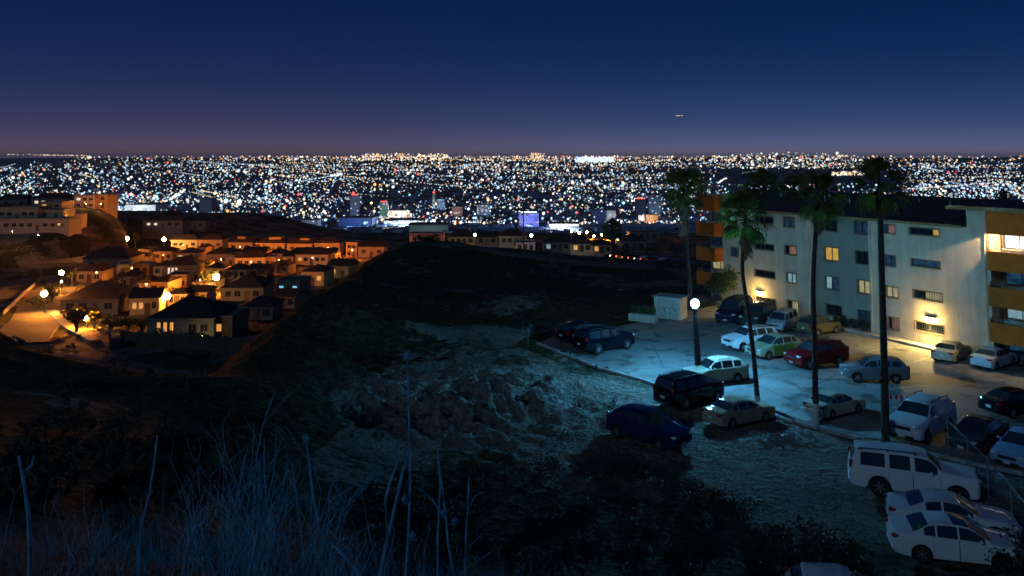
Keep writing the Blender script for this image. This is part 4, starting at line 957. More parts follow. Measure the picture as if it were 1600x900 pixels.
vh('dark roofed house in shade right of the glaring lamp', 346, 410, 470, 20, 4, 'hip', 5, wins=4, d=11)
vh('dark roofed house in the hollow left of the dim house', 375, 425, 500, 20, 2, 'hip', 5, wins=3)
# smaller houses packed into the gaps of the rows
for x0, x1, yb, hp, yw, rt, wc_, k_, lb in ((308, 321, 400, 13, 0, 'front', 3, 1, 'little gabled house squeezed between the two leftmost back row houses'), (395, 401, 401, 14, 0, 'flat', 1, 1, 'sliver of a flat house left of the wide upper room house'), (340, 372, 408, 12, 4, 'hip', 1, 3, 'low hip roofed house above the pale double fronted one'),
        (378, 414, 406, 12, -3, 'gable', 3, 3, 'low gabled house under the middle back row house'), (420, 446, 408, 12, 2, 'hip', 1, 2, 'low tan house under the wide upper room'), (450, 486, 405, 10, 0, 'hip', 3, 3, 'low ochre house above the wide house with lit bays'), (490, 524, 407, 11, -4, 'gable', 1, 3, 'low tan house under the two storey back row house'),
        (276, 300, 420, 13, 6, 'front', 0, 2, 'cream gabled house right of the bright yellow house'), (306, 326, 428, 14, 8, 'front', 1, 2, 'small gabled house with orange front left of the gabled tan house'), (322, 350, 434, 15, 4, 'hip', 3, 3, 'ochre hip roofed house above the glaring lamp'), (352, 384, 436, 14, 2, 'hip', 1, 3, 'tan hip roofed house below the double fronted house'), (388, 416, 434, 13, 0, 'gable', 5, 2, 'dim gabled house below the pink house'),
        (420, 450, 428, 13, -4, 'hip', 1, 3, 'tan house below the brightly lit second row house'), (240, 262, 432, 15, 10, 'front', 0, 2, 'cream gable left of the three lit slits house'), (208, 232, 430, 15, 8, 'flat', 3, 2, 'flat ochre house under the narrow orange house'), (186, 212, 450, 17, 12, 'front', 1, 2, 'tan gable behind the long row house'), (262, 290, 478, 18, 6, 'hip', 1, 3, 'tan house below the glaring corner lamp'), (292, 322, 474, 17, 4, 'gable', 3, 3, 'ochre gabled house below the lit garage'), (206, 228, 414, 13, 0, 'hip', 0, 2, 'cream house beside the narrow orange house')):
    vh(lb, x0, x1, yb, hp, yw, rt, wc_, wins=k_, d=6.5, lit=1 if len(lb) % 4 == 0 else 0)
# ridge behind
house('long house on the dark ridge above the street lamps', AT(254, 357, 400), 19, 9, 3.8, 0, 'hip', 5, wins=5, lit=2, litm=M_win_w, found=6)
house('low dark house beside the ridge house on its right', AT(300, 358, 420), 13, 8, 4, 0, 'hip', 5, wins=4, found=6)
house('low dark house beside the ridge house on its left', AT(205, 362, 420), 16, 8, 4, 0, 'gable', 5, wins=4, found=6)
# spur on the left with the big white house
def sp(label, x0, x1, yb, D, hpx, yaw, rooft, wc, d=9, **k):
    p = AT((x0+x1)/2, yb, D); q = FPX/D; return house(label, p, (x1-x0)/q, d, hpx/q, yaw, rooft, wc, found=k.pop('found', 5), **k)
sp('long white lower house on the hill spur with arched bays', -2, 106, 361, 282, 17, 2, 'flat', 2, wins=8)
sp('white upper block of the big house on the hill spur', -6, 58, 344, 288, 18, 2, 'flat', 2, wins=5, found=2.5)
sp('low white annex right of the big house on the hill spur', 59, 97, 342, 290, 12, 2, 'flat', 2, wins=2, found=3)
sp('orange lit two storey house at the tip of the hill spur', 116, 148, 326, 342, 19, 4, 'flat', 4, wins=3, lit=1, litm=M_win_w)
sp('greenish house right of the orange lit house on the spur', 152, 168, 325, 346, 19, 0, 'flat', 3, wins=1)
sp('brown flat house behind the white block on the spur', 48, 108, 323, 350, 13, 0, 'hip', 5, wins=5, lit=2, litm=M_win_w)
sp('dark hip roofed house at the left edge of the spur', -12, 42, 323, 352, 11, 0, 'hip', 5, wins=4)
sp('small cream house with bright window front on the spur', 62, 96, 327, 320, 10, 0, 'flat', 1, wins=3, lit=1)
sp('tiny cream house between white annex and orange house', 88, 118, 350, 300, 12, 4, 'flat', 0, wins=2, lit=1, litm=M_win_w)
# houses beyond the graded plateau
def fh(label, x0, x1, yb, D, hpx, rooft, wc, yaw=0, **k):
    p = AT((x0+x1)/2, yb, D); s = FPX/D; return house(label, p, (x1-x0)/s, 8, hpx/s, yaw, rooft, wc, found=5, group='houses beyond the graded plateau', **k)
fh('low pinkish flat block at the left end of the plateau horizon', 640, 692, 381, 300, 14, 'flat', 4, wins=5)
fh('olive house under the green white lamp beyond the plateau', 700, 742, 384, 240, 14, 'hip', 3, wins=4)
fh('pale bluish house right of the green white lamp', 745, 777, 383, 235, 12, 'gable', 5, wins=3)
fh('pale bluish house left of the blue white lamp', 780, 822, 384, 232, 15, 'hip', 2, wins=4)
fh('brown house under the blue white lamp beyond the plateau', 806, 836, 392, 205, 10, 'flat', 4, wins=3)
fh('grey house with white posts right of the blue white lamp', 850, 892, 393, 210, 14, 'hip', 5, wins=4, lit=1, litm=emit('window_dim_cold', (.5, .8, .9), .4, False))
fh('pale gabled house with a lit pane right of the grey one', 893, 925, 393, 205, 11, 'front', 0, wins=3, lit=1)
fh('brown house left of the small far palm', 926, 956, 396, 200, 13, 'hip', 1, wins=3, lit=1)
fh('dark house among trees right of the small far palm', 972, 1010, 392, 230, 15, 'hip', 5, wins=3)
fh('dim flat house far behind the small far palm', 985, 1030, 374, 300, 9, 'flat', 5, wins=4)

# ------------------------------------------------------------------ street lamps of the valley
SOD = (1.0, .25, .012); k = 0
LAMPS = [  # head pixel, ground pixel y, watts, label, radius
    (178, 367, 388, 900, 'left of the twin sodium lamps above the yellow houses', .6), (198, 373, 392, 900, 'right of the twin sodium lamps above the yellow houses', .55),
    (256, 374, 392, 800, 'sodium lamp with white glare before the long cream back row house', .5), (205, 397, 412, 260, 'small pale lamp on the narrow orange house corner', .16),
    (96, 426, 452, 420, 'sodium lamp standing at the top of the left road', .34), (69, 459, 492, 480, 'glaring sodium lamp at the bend of the left road', .36),
    (261, 463, 485, 620, 'glaring sodium lamp at the corner of the bright yellow house', .4), (338, 433, 458, 900, 'glaring sodium lamp with spreading rays right of the garage house', .45),
    (135, 497, 513, 420, 'low glaring lamp among the shrubs beside the lower road', .26), (96, 440, 462, 140, 'small lamp below the one at the top of the left road', .12)]
for px, py, gy, pw, lb, r_ in LAMPS:
    b_ = V(px+1, gy); b_.z = hz(b_.x, b_.y)
    street_lamp('street_lamp', lb, b_, AT(px, py, b_.y), pw*17., SOD, M_bulb, r=r_*1.5, style='globe', group='sodium street lamps of the valley', pole_r=.06)
M_wlamp = emit('white_bulb', (1, .93, .8), 120); M_glamp = emit('green_white_bulb', (.62, 1, .62), 60); M_blamp = emit('blue_white_bulb', (.5, .85, 1), 60); M_ylamp = emit('amber_bulb', (1, .7, .25), 90)
b_ = V(433, 480); street_lamp('yard_lamp', 'small white yard lamp below the plateau flank', b_, AT(433, 464, b_.y), 60, (1, .8, .55), M_wlamp, r=.16, pole_r=.05)
b_ = V(312, 533); street_lamp('porch_lamp', 'bright porch lamp between the two near grey houses', b_+Vector((0, -1.2, 0)), AT(316, 523, b_.y-1.2), 40, (1, .6, .12), M_ylamp, r=.14, pole_r=.04)
b_ = AT(742, 386, 225); street_lamp('street_lamp', 'green white street lamp beyond the plateau', b_, AT(742, 367, 225), 500, (.6, .95, .45), M_glamp, r=.34, pole_r=.08)
b_ = AT(830, 394, 200); street_lamp('street_lamp', 'blue white street lamp beyond the plateau beside a tall thin pole', b_, AT(830, 368, 200), 700, (.45, .8, 1), M_blamp, r=.34, pole_r=.08)
# lower street lamps hidden among the rows still light the fronts
for px, gy, pw, lb in ((285, 397, 700, 'low sodium lamp in the far street before the leftmost back row house'), (330, 398, 700, 'low sodium lamp in the far street before the second back row house'), (375, 400, 700, 'low sodium lamp in the far street by the house with small upper room'), (422, 402, 800, 'low sodium lamp in the far street before the middle back row house'),
                       (468, 402, 800, 'low sodium lamp in the far street below the upper room near the plateau'), (512, 402, 700, 'low sodium lamp in the far street before the two storey house'), (550, 406, 600, 'low sodium lamp at the plateau foot before the narrow tall house'),
                       (345, 424, 420, 'low sodium lamp before the gabled tan second row house'), (392, 428, 480, 'low sodium lamp before the double fronted second row house'), (436, 425, 420, 'low sodium lamp between the pink house and the brightly lit one'), (488, 421, 520, 'low sodium lamp before the wide house with three bays'),
                       (255, 416, 420, 'low sodium lamp before the bright yellow house'), (228, 470, 300, 'low sodium lamp before the narrow gabled house'), (312, 462, 300, 'low sodium lamp in front of the lit garage'), (150, 448, 220, 'low sodium lamp before the small gabled house'), (205, 440, 200, 'low sodium lamp by the narrow house with one lit face')):
    b_ = V(px, gy); street_lamp('street_lamp', lb, b_, b_+Vector((0, 0, 3.4)), pw*11., SOD, M_bulb, r=.07, group='sodium street lamps of the valley', pole_r=.04)
# lamps on the spur
for px, gy, D, pw, lb in ((134, 327, 333, 900, 'small lamp at the foot of the orange lit spur house'), (158, 327, 338, 500, 'small lamp on the greenish spur house'), (118, 354, 292, 900, 'small lamp at the roadside below the spur houses'), (60, 378, 262, 600, 'small lamp on the slope below the long white house'), (20, 372, 268, 500, 'small lamp on the slope at the far left below the white house')):
    b_ = AT(px, gy, D); street_lamp('garden_lamp', lb, b_, b_+Vector((0, -.3, 2.2)), pw*1.5, (1, .42, .1), M_bulb, r=.07, group='lamps on the hill spur', pole_r=.03)

# ------------------------------------------------------------------ road, walls and small things in the valley
M_asph = mat('street_asphalt', (.07, .065, .06), .85, var=.25, scale=.6, bump=.2)
def strip(name, pts, w, m, dz=.12, up=None):
    """a street laid on the ground along photo pixels"""
    P = [V(px, py) for px, py in pts]; Q = []
    for a_, b2 in zip(P, P[1:]):
        for t_ in np.linspace(0, 1, 9)[:-1]: Q.append(a_+(b2-a_)*t_)
    Q.append(P[-1]); vs, fs = [], []
    for i, p in enumerate(Q):
        d = (Q[min(i+1, len(Q)-1)]-Q[max(i-1, 0)]); d.z = 0; d.normalize(); sd = Vector((-d.y, d.x, 0))*w/2
        z = max(hz(*(p+sd*e).xy) for e in (-1, -.5, 0, .5, 1))+dz
        for e in (-1, 1):
            q_ = p+sd*e; vs += [(q_.x, q_.y, z), (q_.x, q_.y, z-1.2)]
    for i in range(len(Q)-1):
        a_ = i*4; fs += [(a_, a_+2, a_+6, a_+4), (a_, a_+4, a_+5, a_+1), (a_+2, a_+3, a_+7, a_+6)]
    return tag(link(name, MB().add(vs, fs).mesh(name, m)), kind='structure')
strip('road', [(20, 540), (60, 500), (70, 470), (100, 440), (140, 415)], 8.5, M_asph)
strip('pavement', [(150, 535), (100, 508), (78, 486)], 1.6, M_concrete, .3)
# long brown wall with block courses by the lower street
p, q = V(190, 540), V(380, 552); d = q-p; L_ = math.hypot(d.x, d.y)
wl = thing('boundary_wall', 'long brown boundary wall beside the lower dirt street', 'wall', p, math.atan2(d.y, d.x)); M_bw = mat('brown_block', (.08, .05, .03), .9, var=.25, scale=2, bump=.3)
np_ = int(L_/2.6)
for i in range(np_):
    x = (i+.5)*L_/np_; z = d.z*(i+.5)/np_
    link('wall_panel', MB().box((x, 0, z+.55), (L_/np_-.32, .18, 3.0)).mesh('wall_panel', M_bw), wl)
    link('wall_pillar', MB().box((i*L_/np_, 0, z+.6), (.32, .3, 3.2)).mesh('wall_pillar', M_bw), wl)
def low_wall(label, pts, D, h, m):
    P = [AT(px, py, dd) for (px, py), dd in zip(pts, D)]; root = thing('retaining_wall', label, 'wall', P[0])
    for a_, b2 in zip(P, P[1:]):
        d = b2-a_; ln = math.hypot(d.x, d.y); k = max(1, int(ln/3))
        for i in range(k):
            c = a_+d*((i+.5)/k)-P[0]; link('wall_panel', MB().box((0, 0, 0), (ln/k-.02, .25, h+2)).mesh('wall_panel', m), root, c+Vector((0, 0, -1)), math.atan2(d.y, d.x))
low_wall('pale retaining wall curving along the foot of the spur slope', [(28, 416), (80, 411), (130, 404), (190, 396)], (256, 264, 272, 282), 1.6, M_concrete)
kw = [V(*q_) for q_ in ((6, 492), (36, 462), (66, 436))]; root = thing('retaining_wall', 'pale kerb wall climbing beside the left road', 'wall', kw[0])
for a_, b2 in zip(kw, kw[1:]):
    d = b2-a_; ln = math.hypot(d.x, d.y); k_ = int(ln/3)
    for i in range(k_): link('wall_panel', MB().box((0, 0, 0), (ln/k_-.02, .3, 2.2)).mesh('wall_panel', M_concrete), root, a_+d*((i+.5)/k_)-kw[0]+Vector((0, 0, -.3)), math.atan2(d.y, d.x))
# things by the lower street
q = V(172, 543); q.z = hz(q.x, q.y); sp = thing('sign_post', 'thin dark sign post standing in the lower dirt street', 'sign post', q)
link('pole', MB().tube([(0, 0, -.2), (0, 0, 2.9)], .05, 6).mesh('pole', M_pole), sp); link('sign_plate', MB().box((0, -.06, 2.6), (.5, .03, .5)).mesh('sign_plate', M_galv), sp)
q = V(182, 544); q.z = hz(q.x, q.y); cb = thing('waste_bin', 'dark waste skip at the end of the brown wall', 'bin', q, .1)
link('bin_body', MB().rbox((0, 0, .6), (1.7, 1.1, 1.2), .08).mesh('bin_body', M_trim), cb); link('bin_lid', MB().rbox((0, 0, 1.24), (1.8, 1.2, .1), .04).mesh('bin_lid', M_pole), cb)
q = AT(336, 369, 400); up_ = thing('utility_pole', 'thin utility pole on the dark ridge behind the houses', 'utility pole', q)
link('pole', MB().tube([(0, 0, -2), (0, 0, 5.5)], .14, 6).mesh('pole', M_pole), up_); link('crossarm', MB().box((0, 0, 5.0), (1.8, .12, .14)).mesh('crossarm', M_pole), up_)
q = AT(818, 386, 195); up_ = thing('utility_pole', 'tall dark utility pole left of the blue white lamp', 'utility pole', q)
link('pole', MB().tube([(0, 0, -1), (0, 0, 9)], .14, 6).mesh('pole', M_pole), up_)
for z in (7.4, 8.5): link('crossarm', MB().box((0, 0, z), (2.0, .12, .14)).mesh('crossarm', M_pole), up_)
# trees in the valley and beyond the plateau
def vt(label, px, gy, h, w, m, n_=420, leaf=.2, **k):
    p = V(px, gy); p.z = hz(p.x, p.y); tree('street_tree', label, p, h, w, m, n_, leaf=leaf, group='trees of the valley', **k)
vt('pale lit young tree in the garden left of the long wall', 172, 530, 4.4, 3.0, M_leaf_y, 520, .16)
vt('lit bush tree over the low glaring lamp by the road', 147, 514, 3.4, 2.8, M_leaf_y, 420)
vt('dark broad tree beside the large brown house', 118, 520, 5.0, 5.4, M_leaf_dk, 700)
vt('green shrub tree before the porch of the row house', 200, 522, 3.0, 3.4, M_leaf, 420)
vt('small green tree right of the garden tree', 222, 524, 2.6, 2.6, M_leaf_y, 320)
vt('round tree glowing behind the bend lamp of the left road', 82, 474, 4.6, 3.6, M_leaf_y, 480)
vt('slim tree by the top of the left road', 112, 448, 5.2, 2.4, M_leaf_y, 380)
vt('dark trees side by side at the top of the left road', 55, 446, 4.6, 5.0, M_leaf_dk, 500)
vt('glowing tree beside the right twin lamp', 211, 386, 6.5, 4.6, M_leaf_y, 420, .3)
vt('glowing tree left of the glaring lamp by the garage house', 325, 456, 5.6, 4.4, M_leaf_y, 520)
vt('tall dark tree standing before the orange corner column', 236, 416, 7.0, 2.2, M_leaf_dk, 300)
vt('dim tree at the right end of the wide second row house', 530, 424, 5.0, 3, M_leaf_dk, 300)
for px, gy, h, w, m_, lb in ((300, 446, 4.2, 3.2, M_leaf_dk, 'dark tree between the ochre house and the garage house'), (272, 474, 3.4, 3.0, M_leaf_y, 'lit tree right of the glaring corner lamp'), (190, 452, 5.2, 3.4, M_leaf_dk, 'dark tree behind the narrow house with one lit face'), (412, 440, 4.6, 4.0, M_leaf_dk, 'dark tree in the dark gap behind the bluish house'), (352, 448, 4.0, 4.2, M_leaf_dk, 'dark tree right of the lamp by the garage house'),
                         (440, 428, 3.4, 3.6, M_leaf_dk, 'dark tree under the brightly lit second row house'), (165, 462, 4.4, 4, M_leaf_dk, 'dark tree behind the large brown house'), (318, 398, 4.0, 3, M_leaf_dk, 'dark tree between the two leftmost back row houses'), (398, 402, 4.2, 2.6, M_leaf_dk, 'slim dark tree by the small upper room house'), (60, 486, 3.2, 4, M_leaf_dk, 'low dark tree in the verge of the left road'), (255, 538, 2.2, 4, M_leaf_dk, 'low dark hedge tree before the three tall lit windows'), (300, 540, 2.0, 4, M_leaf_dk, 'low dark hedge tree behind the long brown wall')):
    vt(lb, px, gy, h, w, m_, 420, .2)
for px, py, D, h, w, lb in ((380, 368, 420, 9, 9, 'dark round tree on the ridge right of the utility pole'), (352, 362, 430, 8, 12, 'dark wide tree on the ridge behind the utility pole'), (312, 354, 440, 9, 9, 'dark tree on the ridge beside the long house'),
                            (690, 386, 150, 3.2, 5, 'low dark bush on the plateau skyline below the pinkish block'), (668, 384, 128, 2.0, 4, 'low dark bush at the highest point of the plateau skyline'), (1031, 396, 180, 5.2, 5, 'dark leafy tree left of the ragged palm'), (1005, 398, 170, 3.5, 5, 'dark low tree right of the small far palm'), (1055, 400, 170, 4, 5, 'dark low tree behind the ragged palm trunk'), (975, 402, 165, 3.2, 4, 'dark bush beside the small far palm'),
                            (730, 388, 160, 2.6, 7, 'dark hedge like bush under the green white lamp'), (1566, 312, 130, 4, 3, 'dark round tree top behind the right wing roof')):
    p = AT(px, py, D); p.z = min(p.z, max(hz(p.x, p.y), p.z-2)); tree('dark_tree', lb, p, h, w, M_leaf_dk, 420, .25, .28 if D > 300 else .2, 'dark trees on the skylines')

# ------------------------------------------------------------------ queue of cars with glowing tail lights on the far road
M_tl = emit('tail_glow', (1, .12, .03), 9, False); M_hl = emit('head_glow', (1, .85, .6), 9, False)
cprof = [(-2.2, .45), (-2.2, .95), (-1.5, 1.0), (-.9, 1.45), (.5, 1.45), (1.2, 1.0), (2.2, .8), (2.2, .45)]
for i in range(11):
    f = i/10; p = AT(962+f*96, 404+f*12, 172-f*18)
    NTH = ('leftmost', 'second', 'third', 'fourth', 'fifth', 'sixth', 'seventh', 'eighth', 'ninth', 'tenth', 'rightmost')[i]
    c = thing('queued_car', NTH+(' from the left' if 0 < i < 10 else '')+' of the small cars queuing on the far road', 'car', p-Vector((0, 0, .2)), R(-18), 'cars queuing on the far road')
    mb = MB(); vs = [(x, y, z) for y in (-.85, .85) for x, z in cprof]; mb.add(vs, [tuple(range(8)), tuple(range(15, 7, -1))]+[(j, (j+1) % 8, 8+(j+1) % 8, 8+j) for j in range(8)])
    link('body', mb.mesh('body', [P_black, P_red, P_silver][i % 3]), c)
    for y in (-.6, .6): link('taillight', MB().rbox((y*1.2, -.87, .85), (.7, .1, .22), .03).mesh('taillight', M_tl if i % 4 else M_hl), c)

for px, py, D, lb in ((893, 361, 345, 'leftmost'), (905, 364, 340, 'second'), (917, 363, 350, 'third'), (928, 369, 330, 'fourth'), (940, 367, 340, 'fifth'), (952, 372, 325, 'sixth'), (966, 374, 320, 'seventh'), (981, 376, 315, 'eighth')):
    t_ = AT(px, py, D); b_ = Vector((t_.x, t_.y, min(hz(t_.x, t_.y), t_.z-4)))
    street_lamp('street_lamp', lb+' of the sodium lamps along the orange street beyond the plateau, counted from the left', b_, t_, 5200, SOD, M_bulb, r=.4, group='sodium lamps of the street beyond the plateau', pole_r=.07)
# ------------------------------------------------------------------ the city on the plain
# depth at which a photo row meets the plain, per column, from the terrain itself
DD = np.geomspace(620, 34000, 420)
def plain_depth(px, py, lift=0.):
    """vectorised: first depth where the ground rises to the sight line of each pixel"""
    out = np.zeros(len(px)); CH = 4000
    for i in range(0, len(px), CH):
        x = px[i:i+CH]; y = py[i:i+CH]
        yc = -(y-CY)/FPX; dy = math.cos(PITCH)-yc*math.sin(PITCH); dz = (math.sin(PITCH)+yc*math.cos(PITCH))/dy; dx = (x-800)/FPX/dy
        X = dx[:, None]*DD[None]; Y = np.broadcast_to(DD[None], X.shape)
        sight = CAMZ+dz[:, None]*DD[None]; z = ground(X, Y)+lift
        hit = z >= sight; j = np.where(hit.any(1), hit.argmax(1), -1)
        d = np.where(j > 0, DD[np.maximum(j, 1)], -1.); out[i:i+CH] = d*np.where(j > 0, 1, 1)
    return out
ICO = None
_bm = bmesh.new(); bmesh.ops.create_icosphere(_bm, subdivisions=1, radius=1)
ICOV = np.array([v.co[:] for v in _bm.verts]); ICOF = np.array([[v.index for v in f.verts] for f in _bm.faces]); _bm.free()
M_city = bpy.data.materials.new('city_lamp_glow'); M_city.use_nodes = True; M_city.cycles.emission_sampling = 'FRONT'
n = M_city.node_tree.nodes; L = M_city.node_tree.links; b = n['Principled BSDF']; b.inputs['Base Color'].default_value = (0, 0, 0, 1)
a_ = n.new('ShaderNodeAttribute'); a_.attribute_name = 'glow'; L.new(a_.outputs['Color'], b.inputs['Emission Color']); b.inputs['Emission Strength'].default_value = 1.0
def light_mass(name, P, rad, colr):
    nv, nf = len(ICOV), len(ICOF); N = len(P)
    vs = (ICOV[None]*rad[:, None, None]+P[:, None]).reshape(-1, 3); fs = (ICOF[None]+(np.arange(N)*nv)[:, None, None]).reshape(-1, 3)
    me = bpy.data.meshes.new(name); me.vertices.add(len(vs)); me.vertices.foreach_set('co', vs.ravel())
    me.loops.add(fs.size); me.loops.foreach_set('vertex_index', fs.ravel().astype(np.int32)); me.polygons.add(len(fs))
    me.polygons.foreach_set('loop_start', np.arange(0, fs.size, 3)); me.polygons.foreach_set('loop_total', np.full(len(fs), 3)); me.update()
    at = me.attributes.new('glow', 'FLOAT_COLOR', 'POINT'); c4 = np.c_[np.repeat(colr, nv, 0), np.ones(N*nv)]; at.data.foreach_set('color', c4.ravel())
    me.materials.append(M_city); o = link(name, me); tag(o, kind='stuff'); return o
PX, PY, RD, CL = [], [], [], []
PAL = np.array([(.42, .68, 1.), (.7, .86, 1.), (1., .93, .8), (1., .74, .42), (1., .46, .14), (1., .10, .08), (.35, .95, .9)])
def spray(N, x0, x1, y0, y1, w, smin, smax, br=1., dens=None):
    x = rng.uniform(x0, x1, N); y = rng.uniform(y0, y1, N)
    if dens is not None: k = rng.random(N) < dens(x, y); x, y = x[k], y[k]
    c = PAL[rng.choice(len(PAL), len(x), p=np.array(w)/sum(w))]; s = np.exp(rng.normal(0, .75, len(x)))
    PX.append(x); PY.append(y); RD.append(np.clip(smin*np.exp(rng.normal(0, .45, len(x))), .3, smax)); CL.append(c*np.clip(br*s, .1, 2.2)[:, None])
WW = [.42, .25, .14, .09, .06, .03, .05]
def clump(x, y):
    q = .5+1.9*fbm(x/42., y/12., 3, 77); dark = (x > 1120)*(x < 1400)*(y > 259)*(y < 287)*.93+(x < 45)*(y > 246)*(y < 262)*.9
    core = (y > 300)*(y < 352)*(x > 520)*(x < 1010)*.3
    return np.clip(.25+.8*q-dark-core, 0, 1)
spray(8200, -60, 1660, 256, 316, WW, .95, 2.3, 1.0, clump)
spray(6200, -60, 1660, 304, 388, WW, 1.15, 2.7, .95, clump)
spray(1500, -60, 1100, 262, 376, [.1, .2, .35, .25, .08, .04, .04], 1.35, 2.8, 1.7, clump)
spray(1700, -60, 1660, 250, 262, [.14, .24, .28, .2, .12, .02, .02], .9, 2., 1.2, lambda x, y: np.clip(.35+.6*np.exp(-((x-800)/330)**2)+.3*(x > 1380)-.9*(x < 45), 0, 1))
spray(2500, 0, 1660, 243.8, 251., [.04, .1, .3, .32, .24, .02, 0], .85, 1.9, 1.6, lambda x, y: np.clip(.32+.75*np.exp(-((x-780)/330)**2)-.5*(x < 120), 0, 1))
spray(420, 900, 960, 246, 253, [.4, .4, .2, 0, 0, 0, 0], 1.3, 2.4, 2.5)
spray(650, 1110, 1345, 238, 264, [.1, .2, .35, .22, .1, .01, .02], .9, 1.9, 1.0, lambda x, y: (y > 247-6*np.exp(-((x-1235)/90)**2)-3)*1.)
spray(230, 566, 706, 240, 250, [0, .05, .35, .3, .3, 0, 0], 1., 1.9, 1.8)
spray(90, 826, 850, 239, 250, [0, 0, .3, .4, .3, 0, 0], .9, 1.7, 1.8)
spray(420, 440, 800, 336, 380, WW, 1.2, 2.6, 1.1)
spray(160, 1430, 1640, 286, 306, WW, 1.4, 2.6, 1.4)
spray(330, 1380, 1660, 258, 312, [.38, .32, .15, .06, .03, .02, .04], 1.2, 2.6, 1.5, lambda x, y: np.clip(.3+1.2*fbm(x/30, y/9, 3, 5)+.2, 0, 1))
spray(120, 1300, 1350, 268, 274, [0, .1, .4, .3, .2, 0, 0], 1., 2., 1.8)
spray(110, 320, 520, 352, 372, [.3, .3, .25, .1, 0, .05, 0], 1.2, 2.4, 1.6)
spray(260, 855, 925, 346, 362, [.1, .45, .4, .05, 0, 0, 0], 1.3, 2.6, 2.0)
spray(330, 885, 990, 356, 384, [0, .02, .12, .36, .45, .05, 0], 1.0, 2.2, .9, lambda x, y: np.exp(-((y-(358+(x-885)*.22))/7.)**2))
spray(120, 960, 1070, 346, 358, [.05, .15, .3, .25, .25, .08, 0], 1.2, 2.4, 1.4)
spray(140, 700, 800, 345, 366, [.1, .35, .3, .2, .02, .03, 0], 1.2, 2.4, 1.6)
spray(130, 180, 235, 318, 345, [.35, .4, .2, .05, 0, 0, 0], 1.2, 2.6, 1.7)
def road_line(x0, y0, x1, y1, N, w, s, br, jit=.8):
    t_ = rng.random(N); PX.append(x0+(x1-x0)*t_); PY.append(y0+(y1-y0)*t_+rng.normal(0, jit, N)); RD.append(rng.uniform(.7, 1.2, N)*s); CL.append(PAL[rng.choice(7, N, p=np.array(w)/sum(w))]*rng.uniform(.5, 1.5, N)[:, None]*br)
road_line(471, 283, 516, 275, 70, [.2, .6, .2, 0, 0, 0, 0], .8, 1.0, .4); road_line(516, 275, 535, 272, 30, [.3, .6, .1, 0, 0, 0, 0], 1.4, 1.8)
road_line(1418, 295, 1575, 284, 150, [.1, .3, .5, .1, 0, 0, 0], .9, 1.1, .5); road_line(264, 313, 290, 295, 60, [.1, .4, .4, .1, 0, 0, 0], 1.4, 1.6, 1.2)
road_line(1120, 287, 1136, 277, 40, [.1, .5, .3, .1, 0, 0, 0], 1.1, 1.4, .5); road_line(527, 342.5, 583, 342.5, 60, [1, .1, 0, 0, 0, 0, 0], .9, 1.0, .5)
road_line(634, 265, 662, 266, 26, [0, 0, .6, .4, 0, 0, 0], 1.1, 1.6, .6); road_line(1160, 270, 1200, 265, 30, [.4, .5, .1, 0, 0, 0, 0], .6, .5, .3)
road_line(10, 241.5, 140, 243, 90, [0, 0, .5, .4, .1, 0, 0], .8, 1.1, .5)
for x, y in ((353, 314), (374, 315)): PX.append(np.array([x])); PY.append(np.array([y])); RD.append(np.array([4.3])); CL.append(np.array([(1.5, 2.2, 2.6)]))
for x, y, c in ((470, 303, 5), (466, 304, 5), (552, 301, 5), (678, 300, 5), (598, 318, 5), (621, 328, 5), (410, 330, 5), (411, 337, 5), (618, 266, 5), (653, 272, 5), (809, 312, 5), (894, 322, 5), (1001, 314, 5), (1482, 269, 5), (230, 248, 5), (262, 254, 5), (1050, 274, 3), (460, 365, 4), (1308, 239, 1)):
    PX.append(np.array([x], float)); PY.append(np.array([y], float)); RD.append(np.array([2.3 if c == 5 else 2.6])); CL.append(PAL[[c]]*2.0)
px = np.concatenate(PX); py = np.concatenate(PY); rd = np.concatenate(RD); cl = np.concatenate(CL)
D0 = plain_depth(px, py, 8.); ok = D0 > 0; far_row = (~ok) & (py > 236)
D0[far_row] = rng.uniform(7800, 10500, far_row.sum())             # lights strung along the crest of the far mesas
yc = -(py-CY)/FPX; dy = math.cos(PITCH)-yc*math.sin(PITCH); dz = (math.sin(PITCH)+yc*math.cos(PITCH))/dy; dx = (px-800)/FPX/dy
D0 = D0*.998
P = np.stack([dx*D0, D0, CAMZ+dz*D0+0], -1); rad = rd*.88*D0/FPX
# lamps strung along the streets of the plain
SP, SR, SCl = [], [], []
for _ in range(150):
    Y0 = float(np.exp(rng.uniform(math.log(1350), math.log(8000)))); X0 = Y0*rng.uniform(-.64, .64); hd = [.5, .5+math.pi/2, 1.15][int(rng.integers(3))]+rng.normal(0, .05); ln = rng.uniform(.15, .45)*Y0; sp_ = 30*max(1, Y0/2200)
    k = np.arange(0, ln, sp_); x_, y_ = X0+k*math.cos(hd), Y0+k*math.sin(hd); ok_ = y_ > 1200; q_ = x_/np.maximum(y_, 1)*FPX+800; ok_ &= ~((q_ > 1110) & (q_ < 1410) & (y_ > 2600)); x_, y_ = x_[ok_], y_[ok_]; c_ = PAL[int(rng.choice([0, 1, 2, 3, 4], p=[.25, .25, .15, .2, .15]))]
    SP.append(np.stack([x_, y_, ground(x_, y_)+8.5], -1)); SR.append(.95*y_/FPX*rng.uniform(.8, 1.2)); SCl.append(np.repeat(c_[None]*rng.uniform(.5, 1.3), len(x_), 0))
SP = np.concatenate(SP); SR = np.concatenate(SR); SCl = np.concatenate(SCl)
light_mass('street_lights', SP, SR, SCl)
order = np.argsort(-rd*np.linalg.norm(cl, axis=1)*(D0 < 6000)); big = order[:260]; rest = np.arange(len(px))
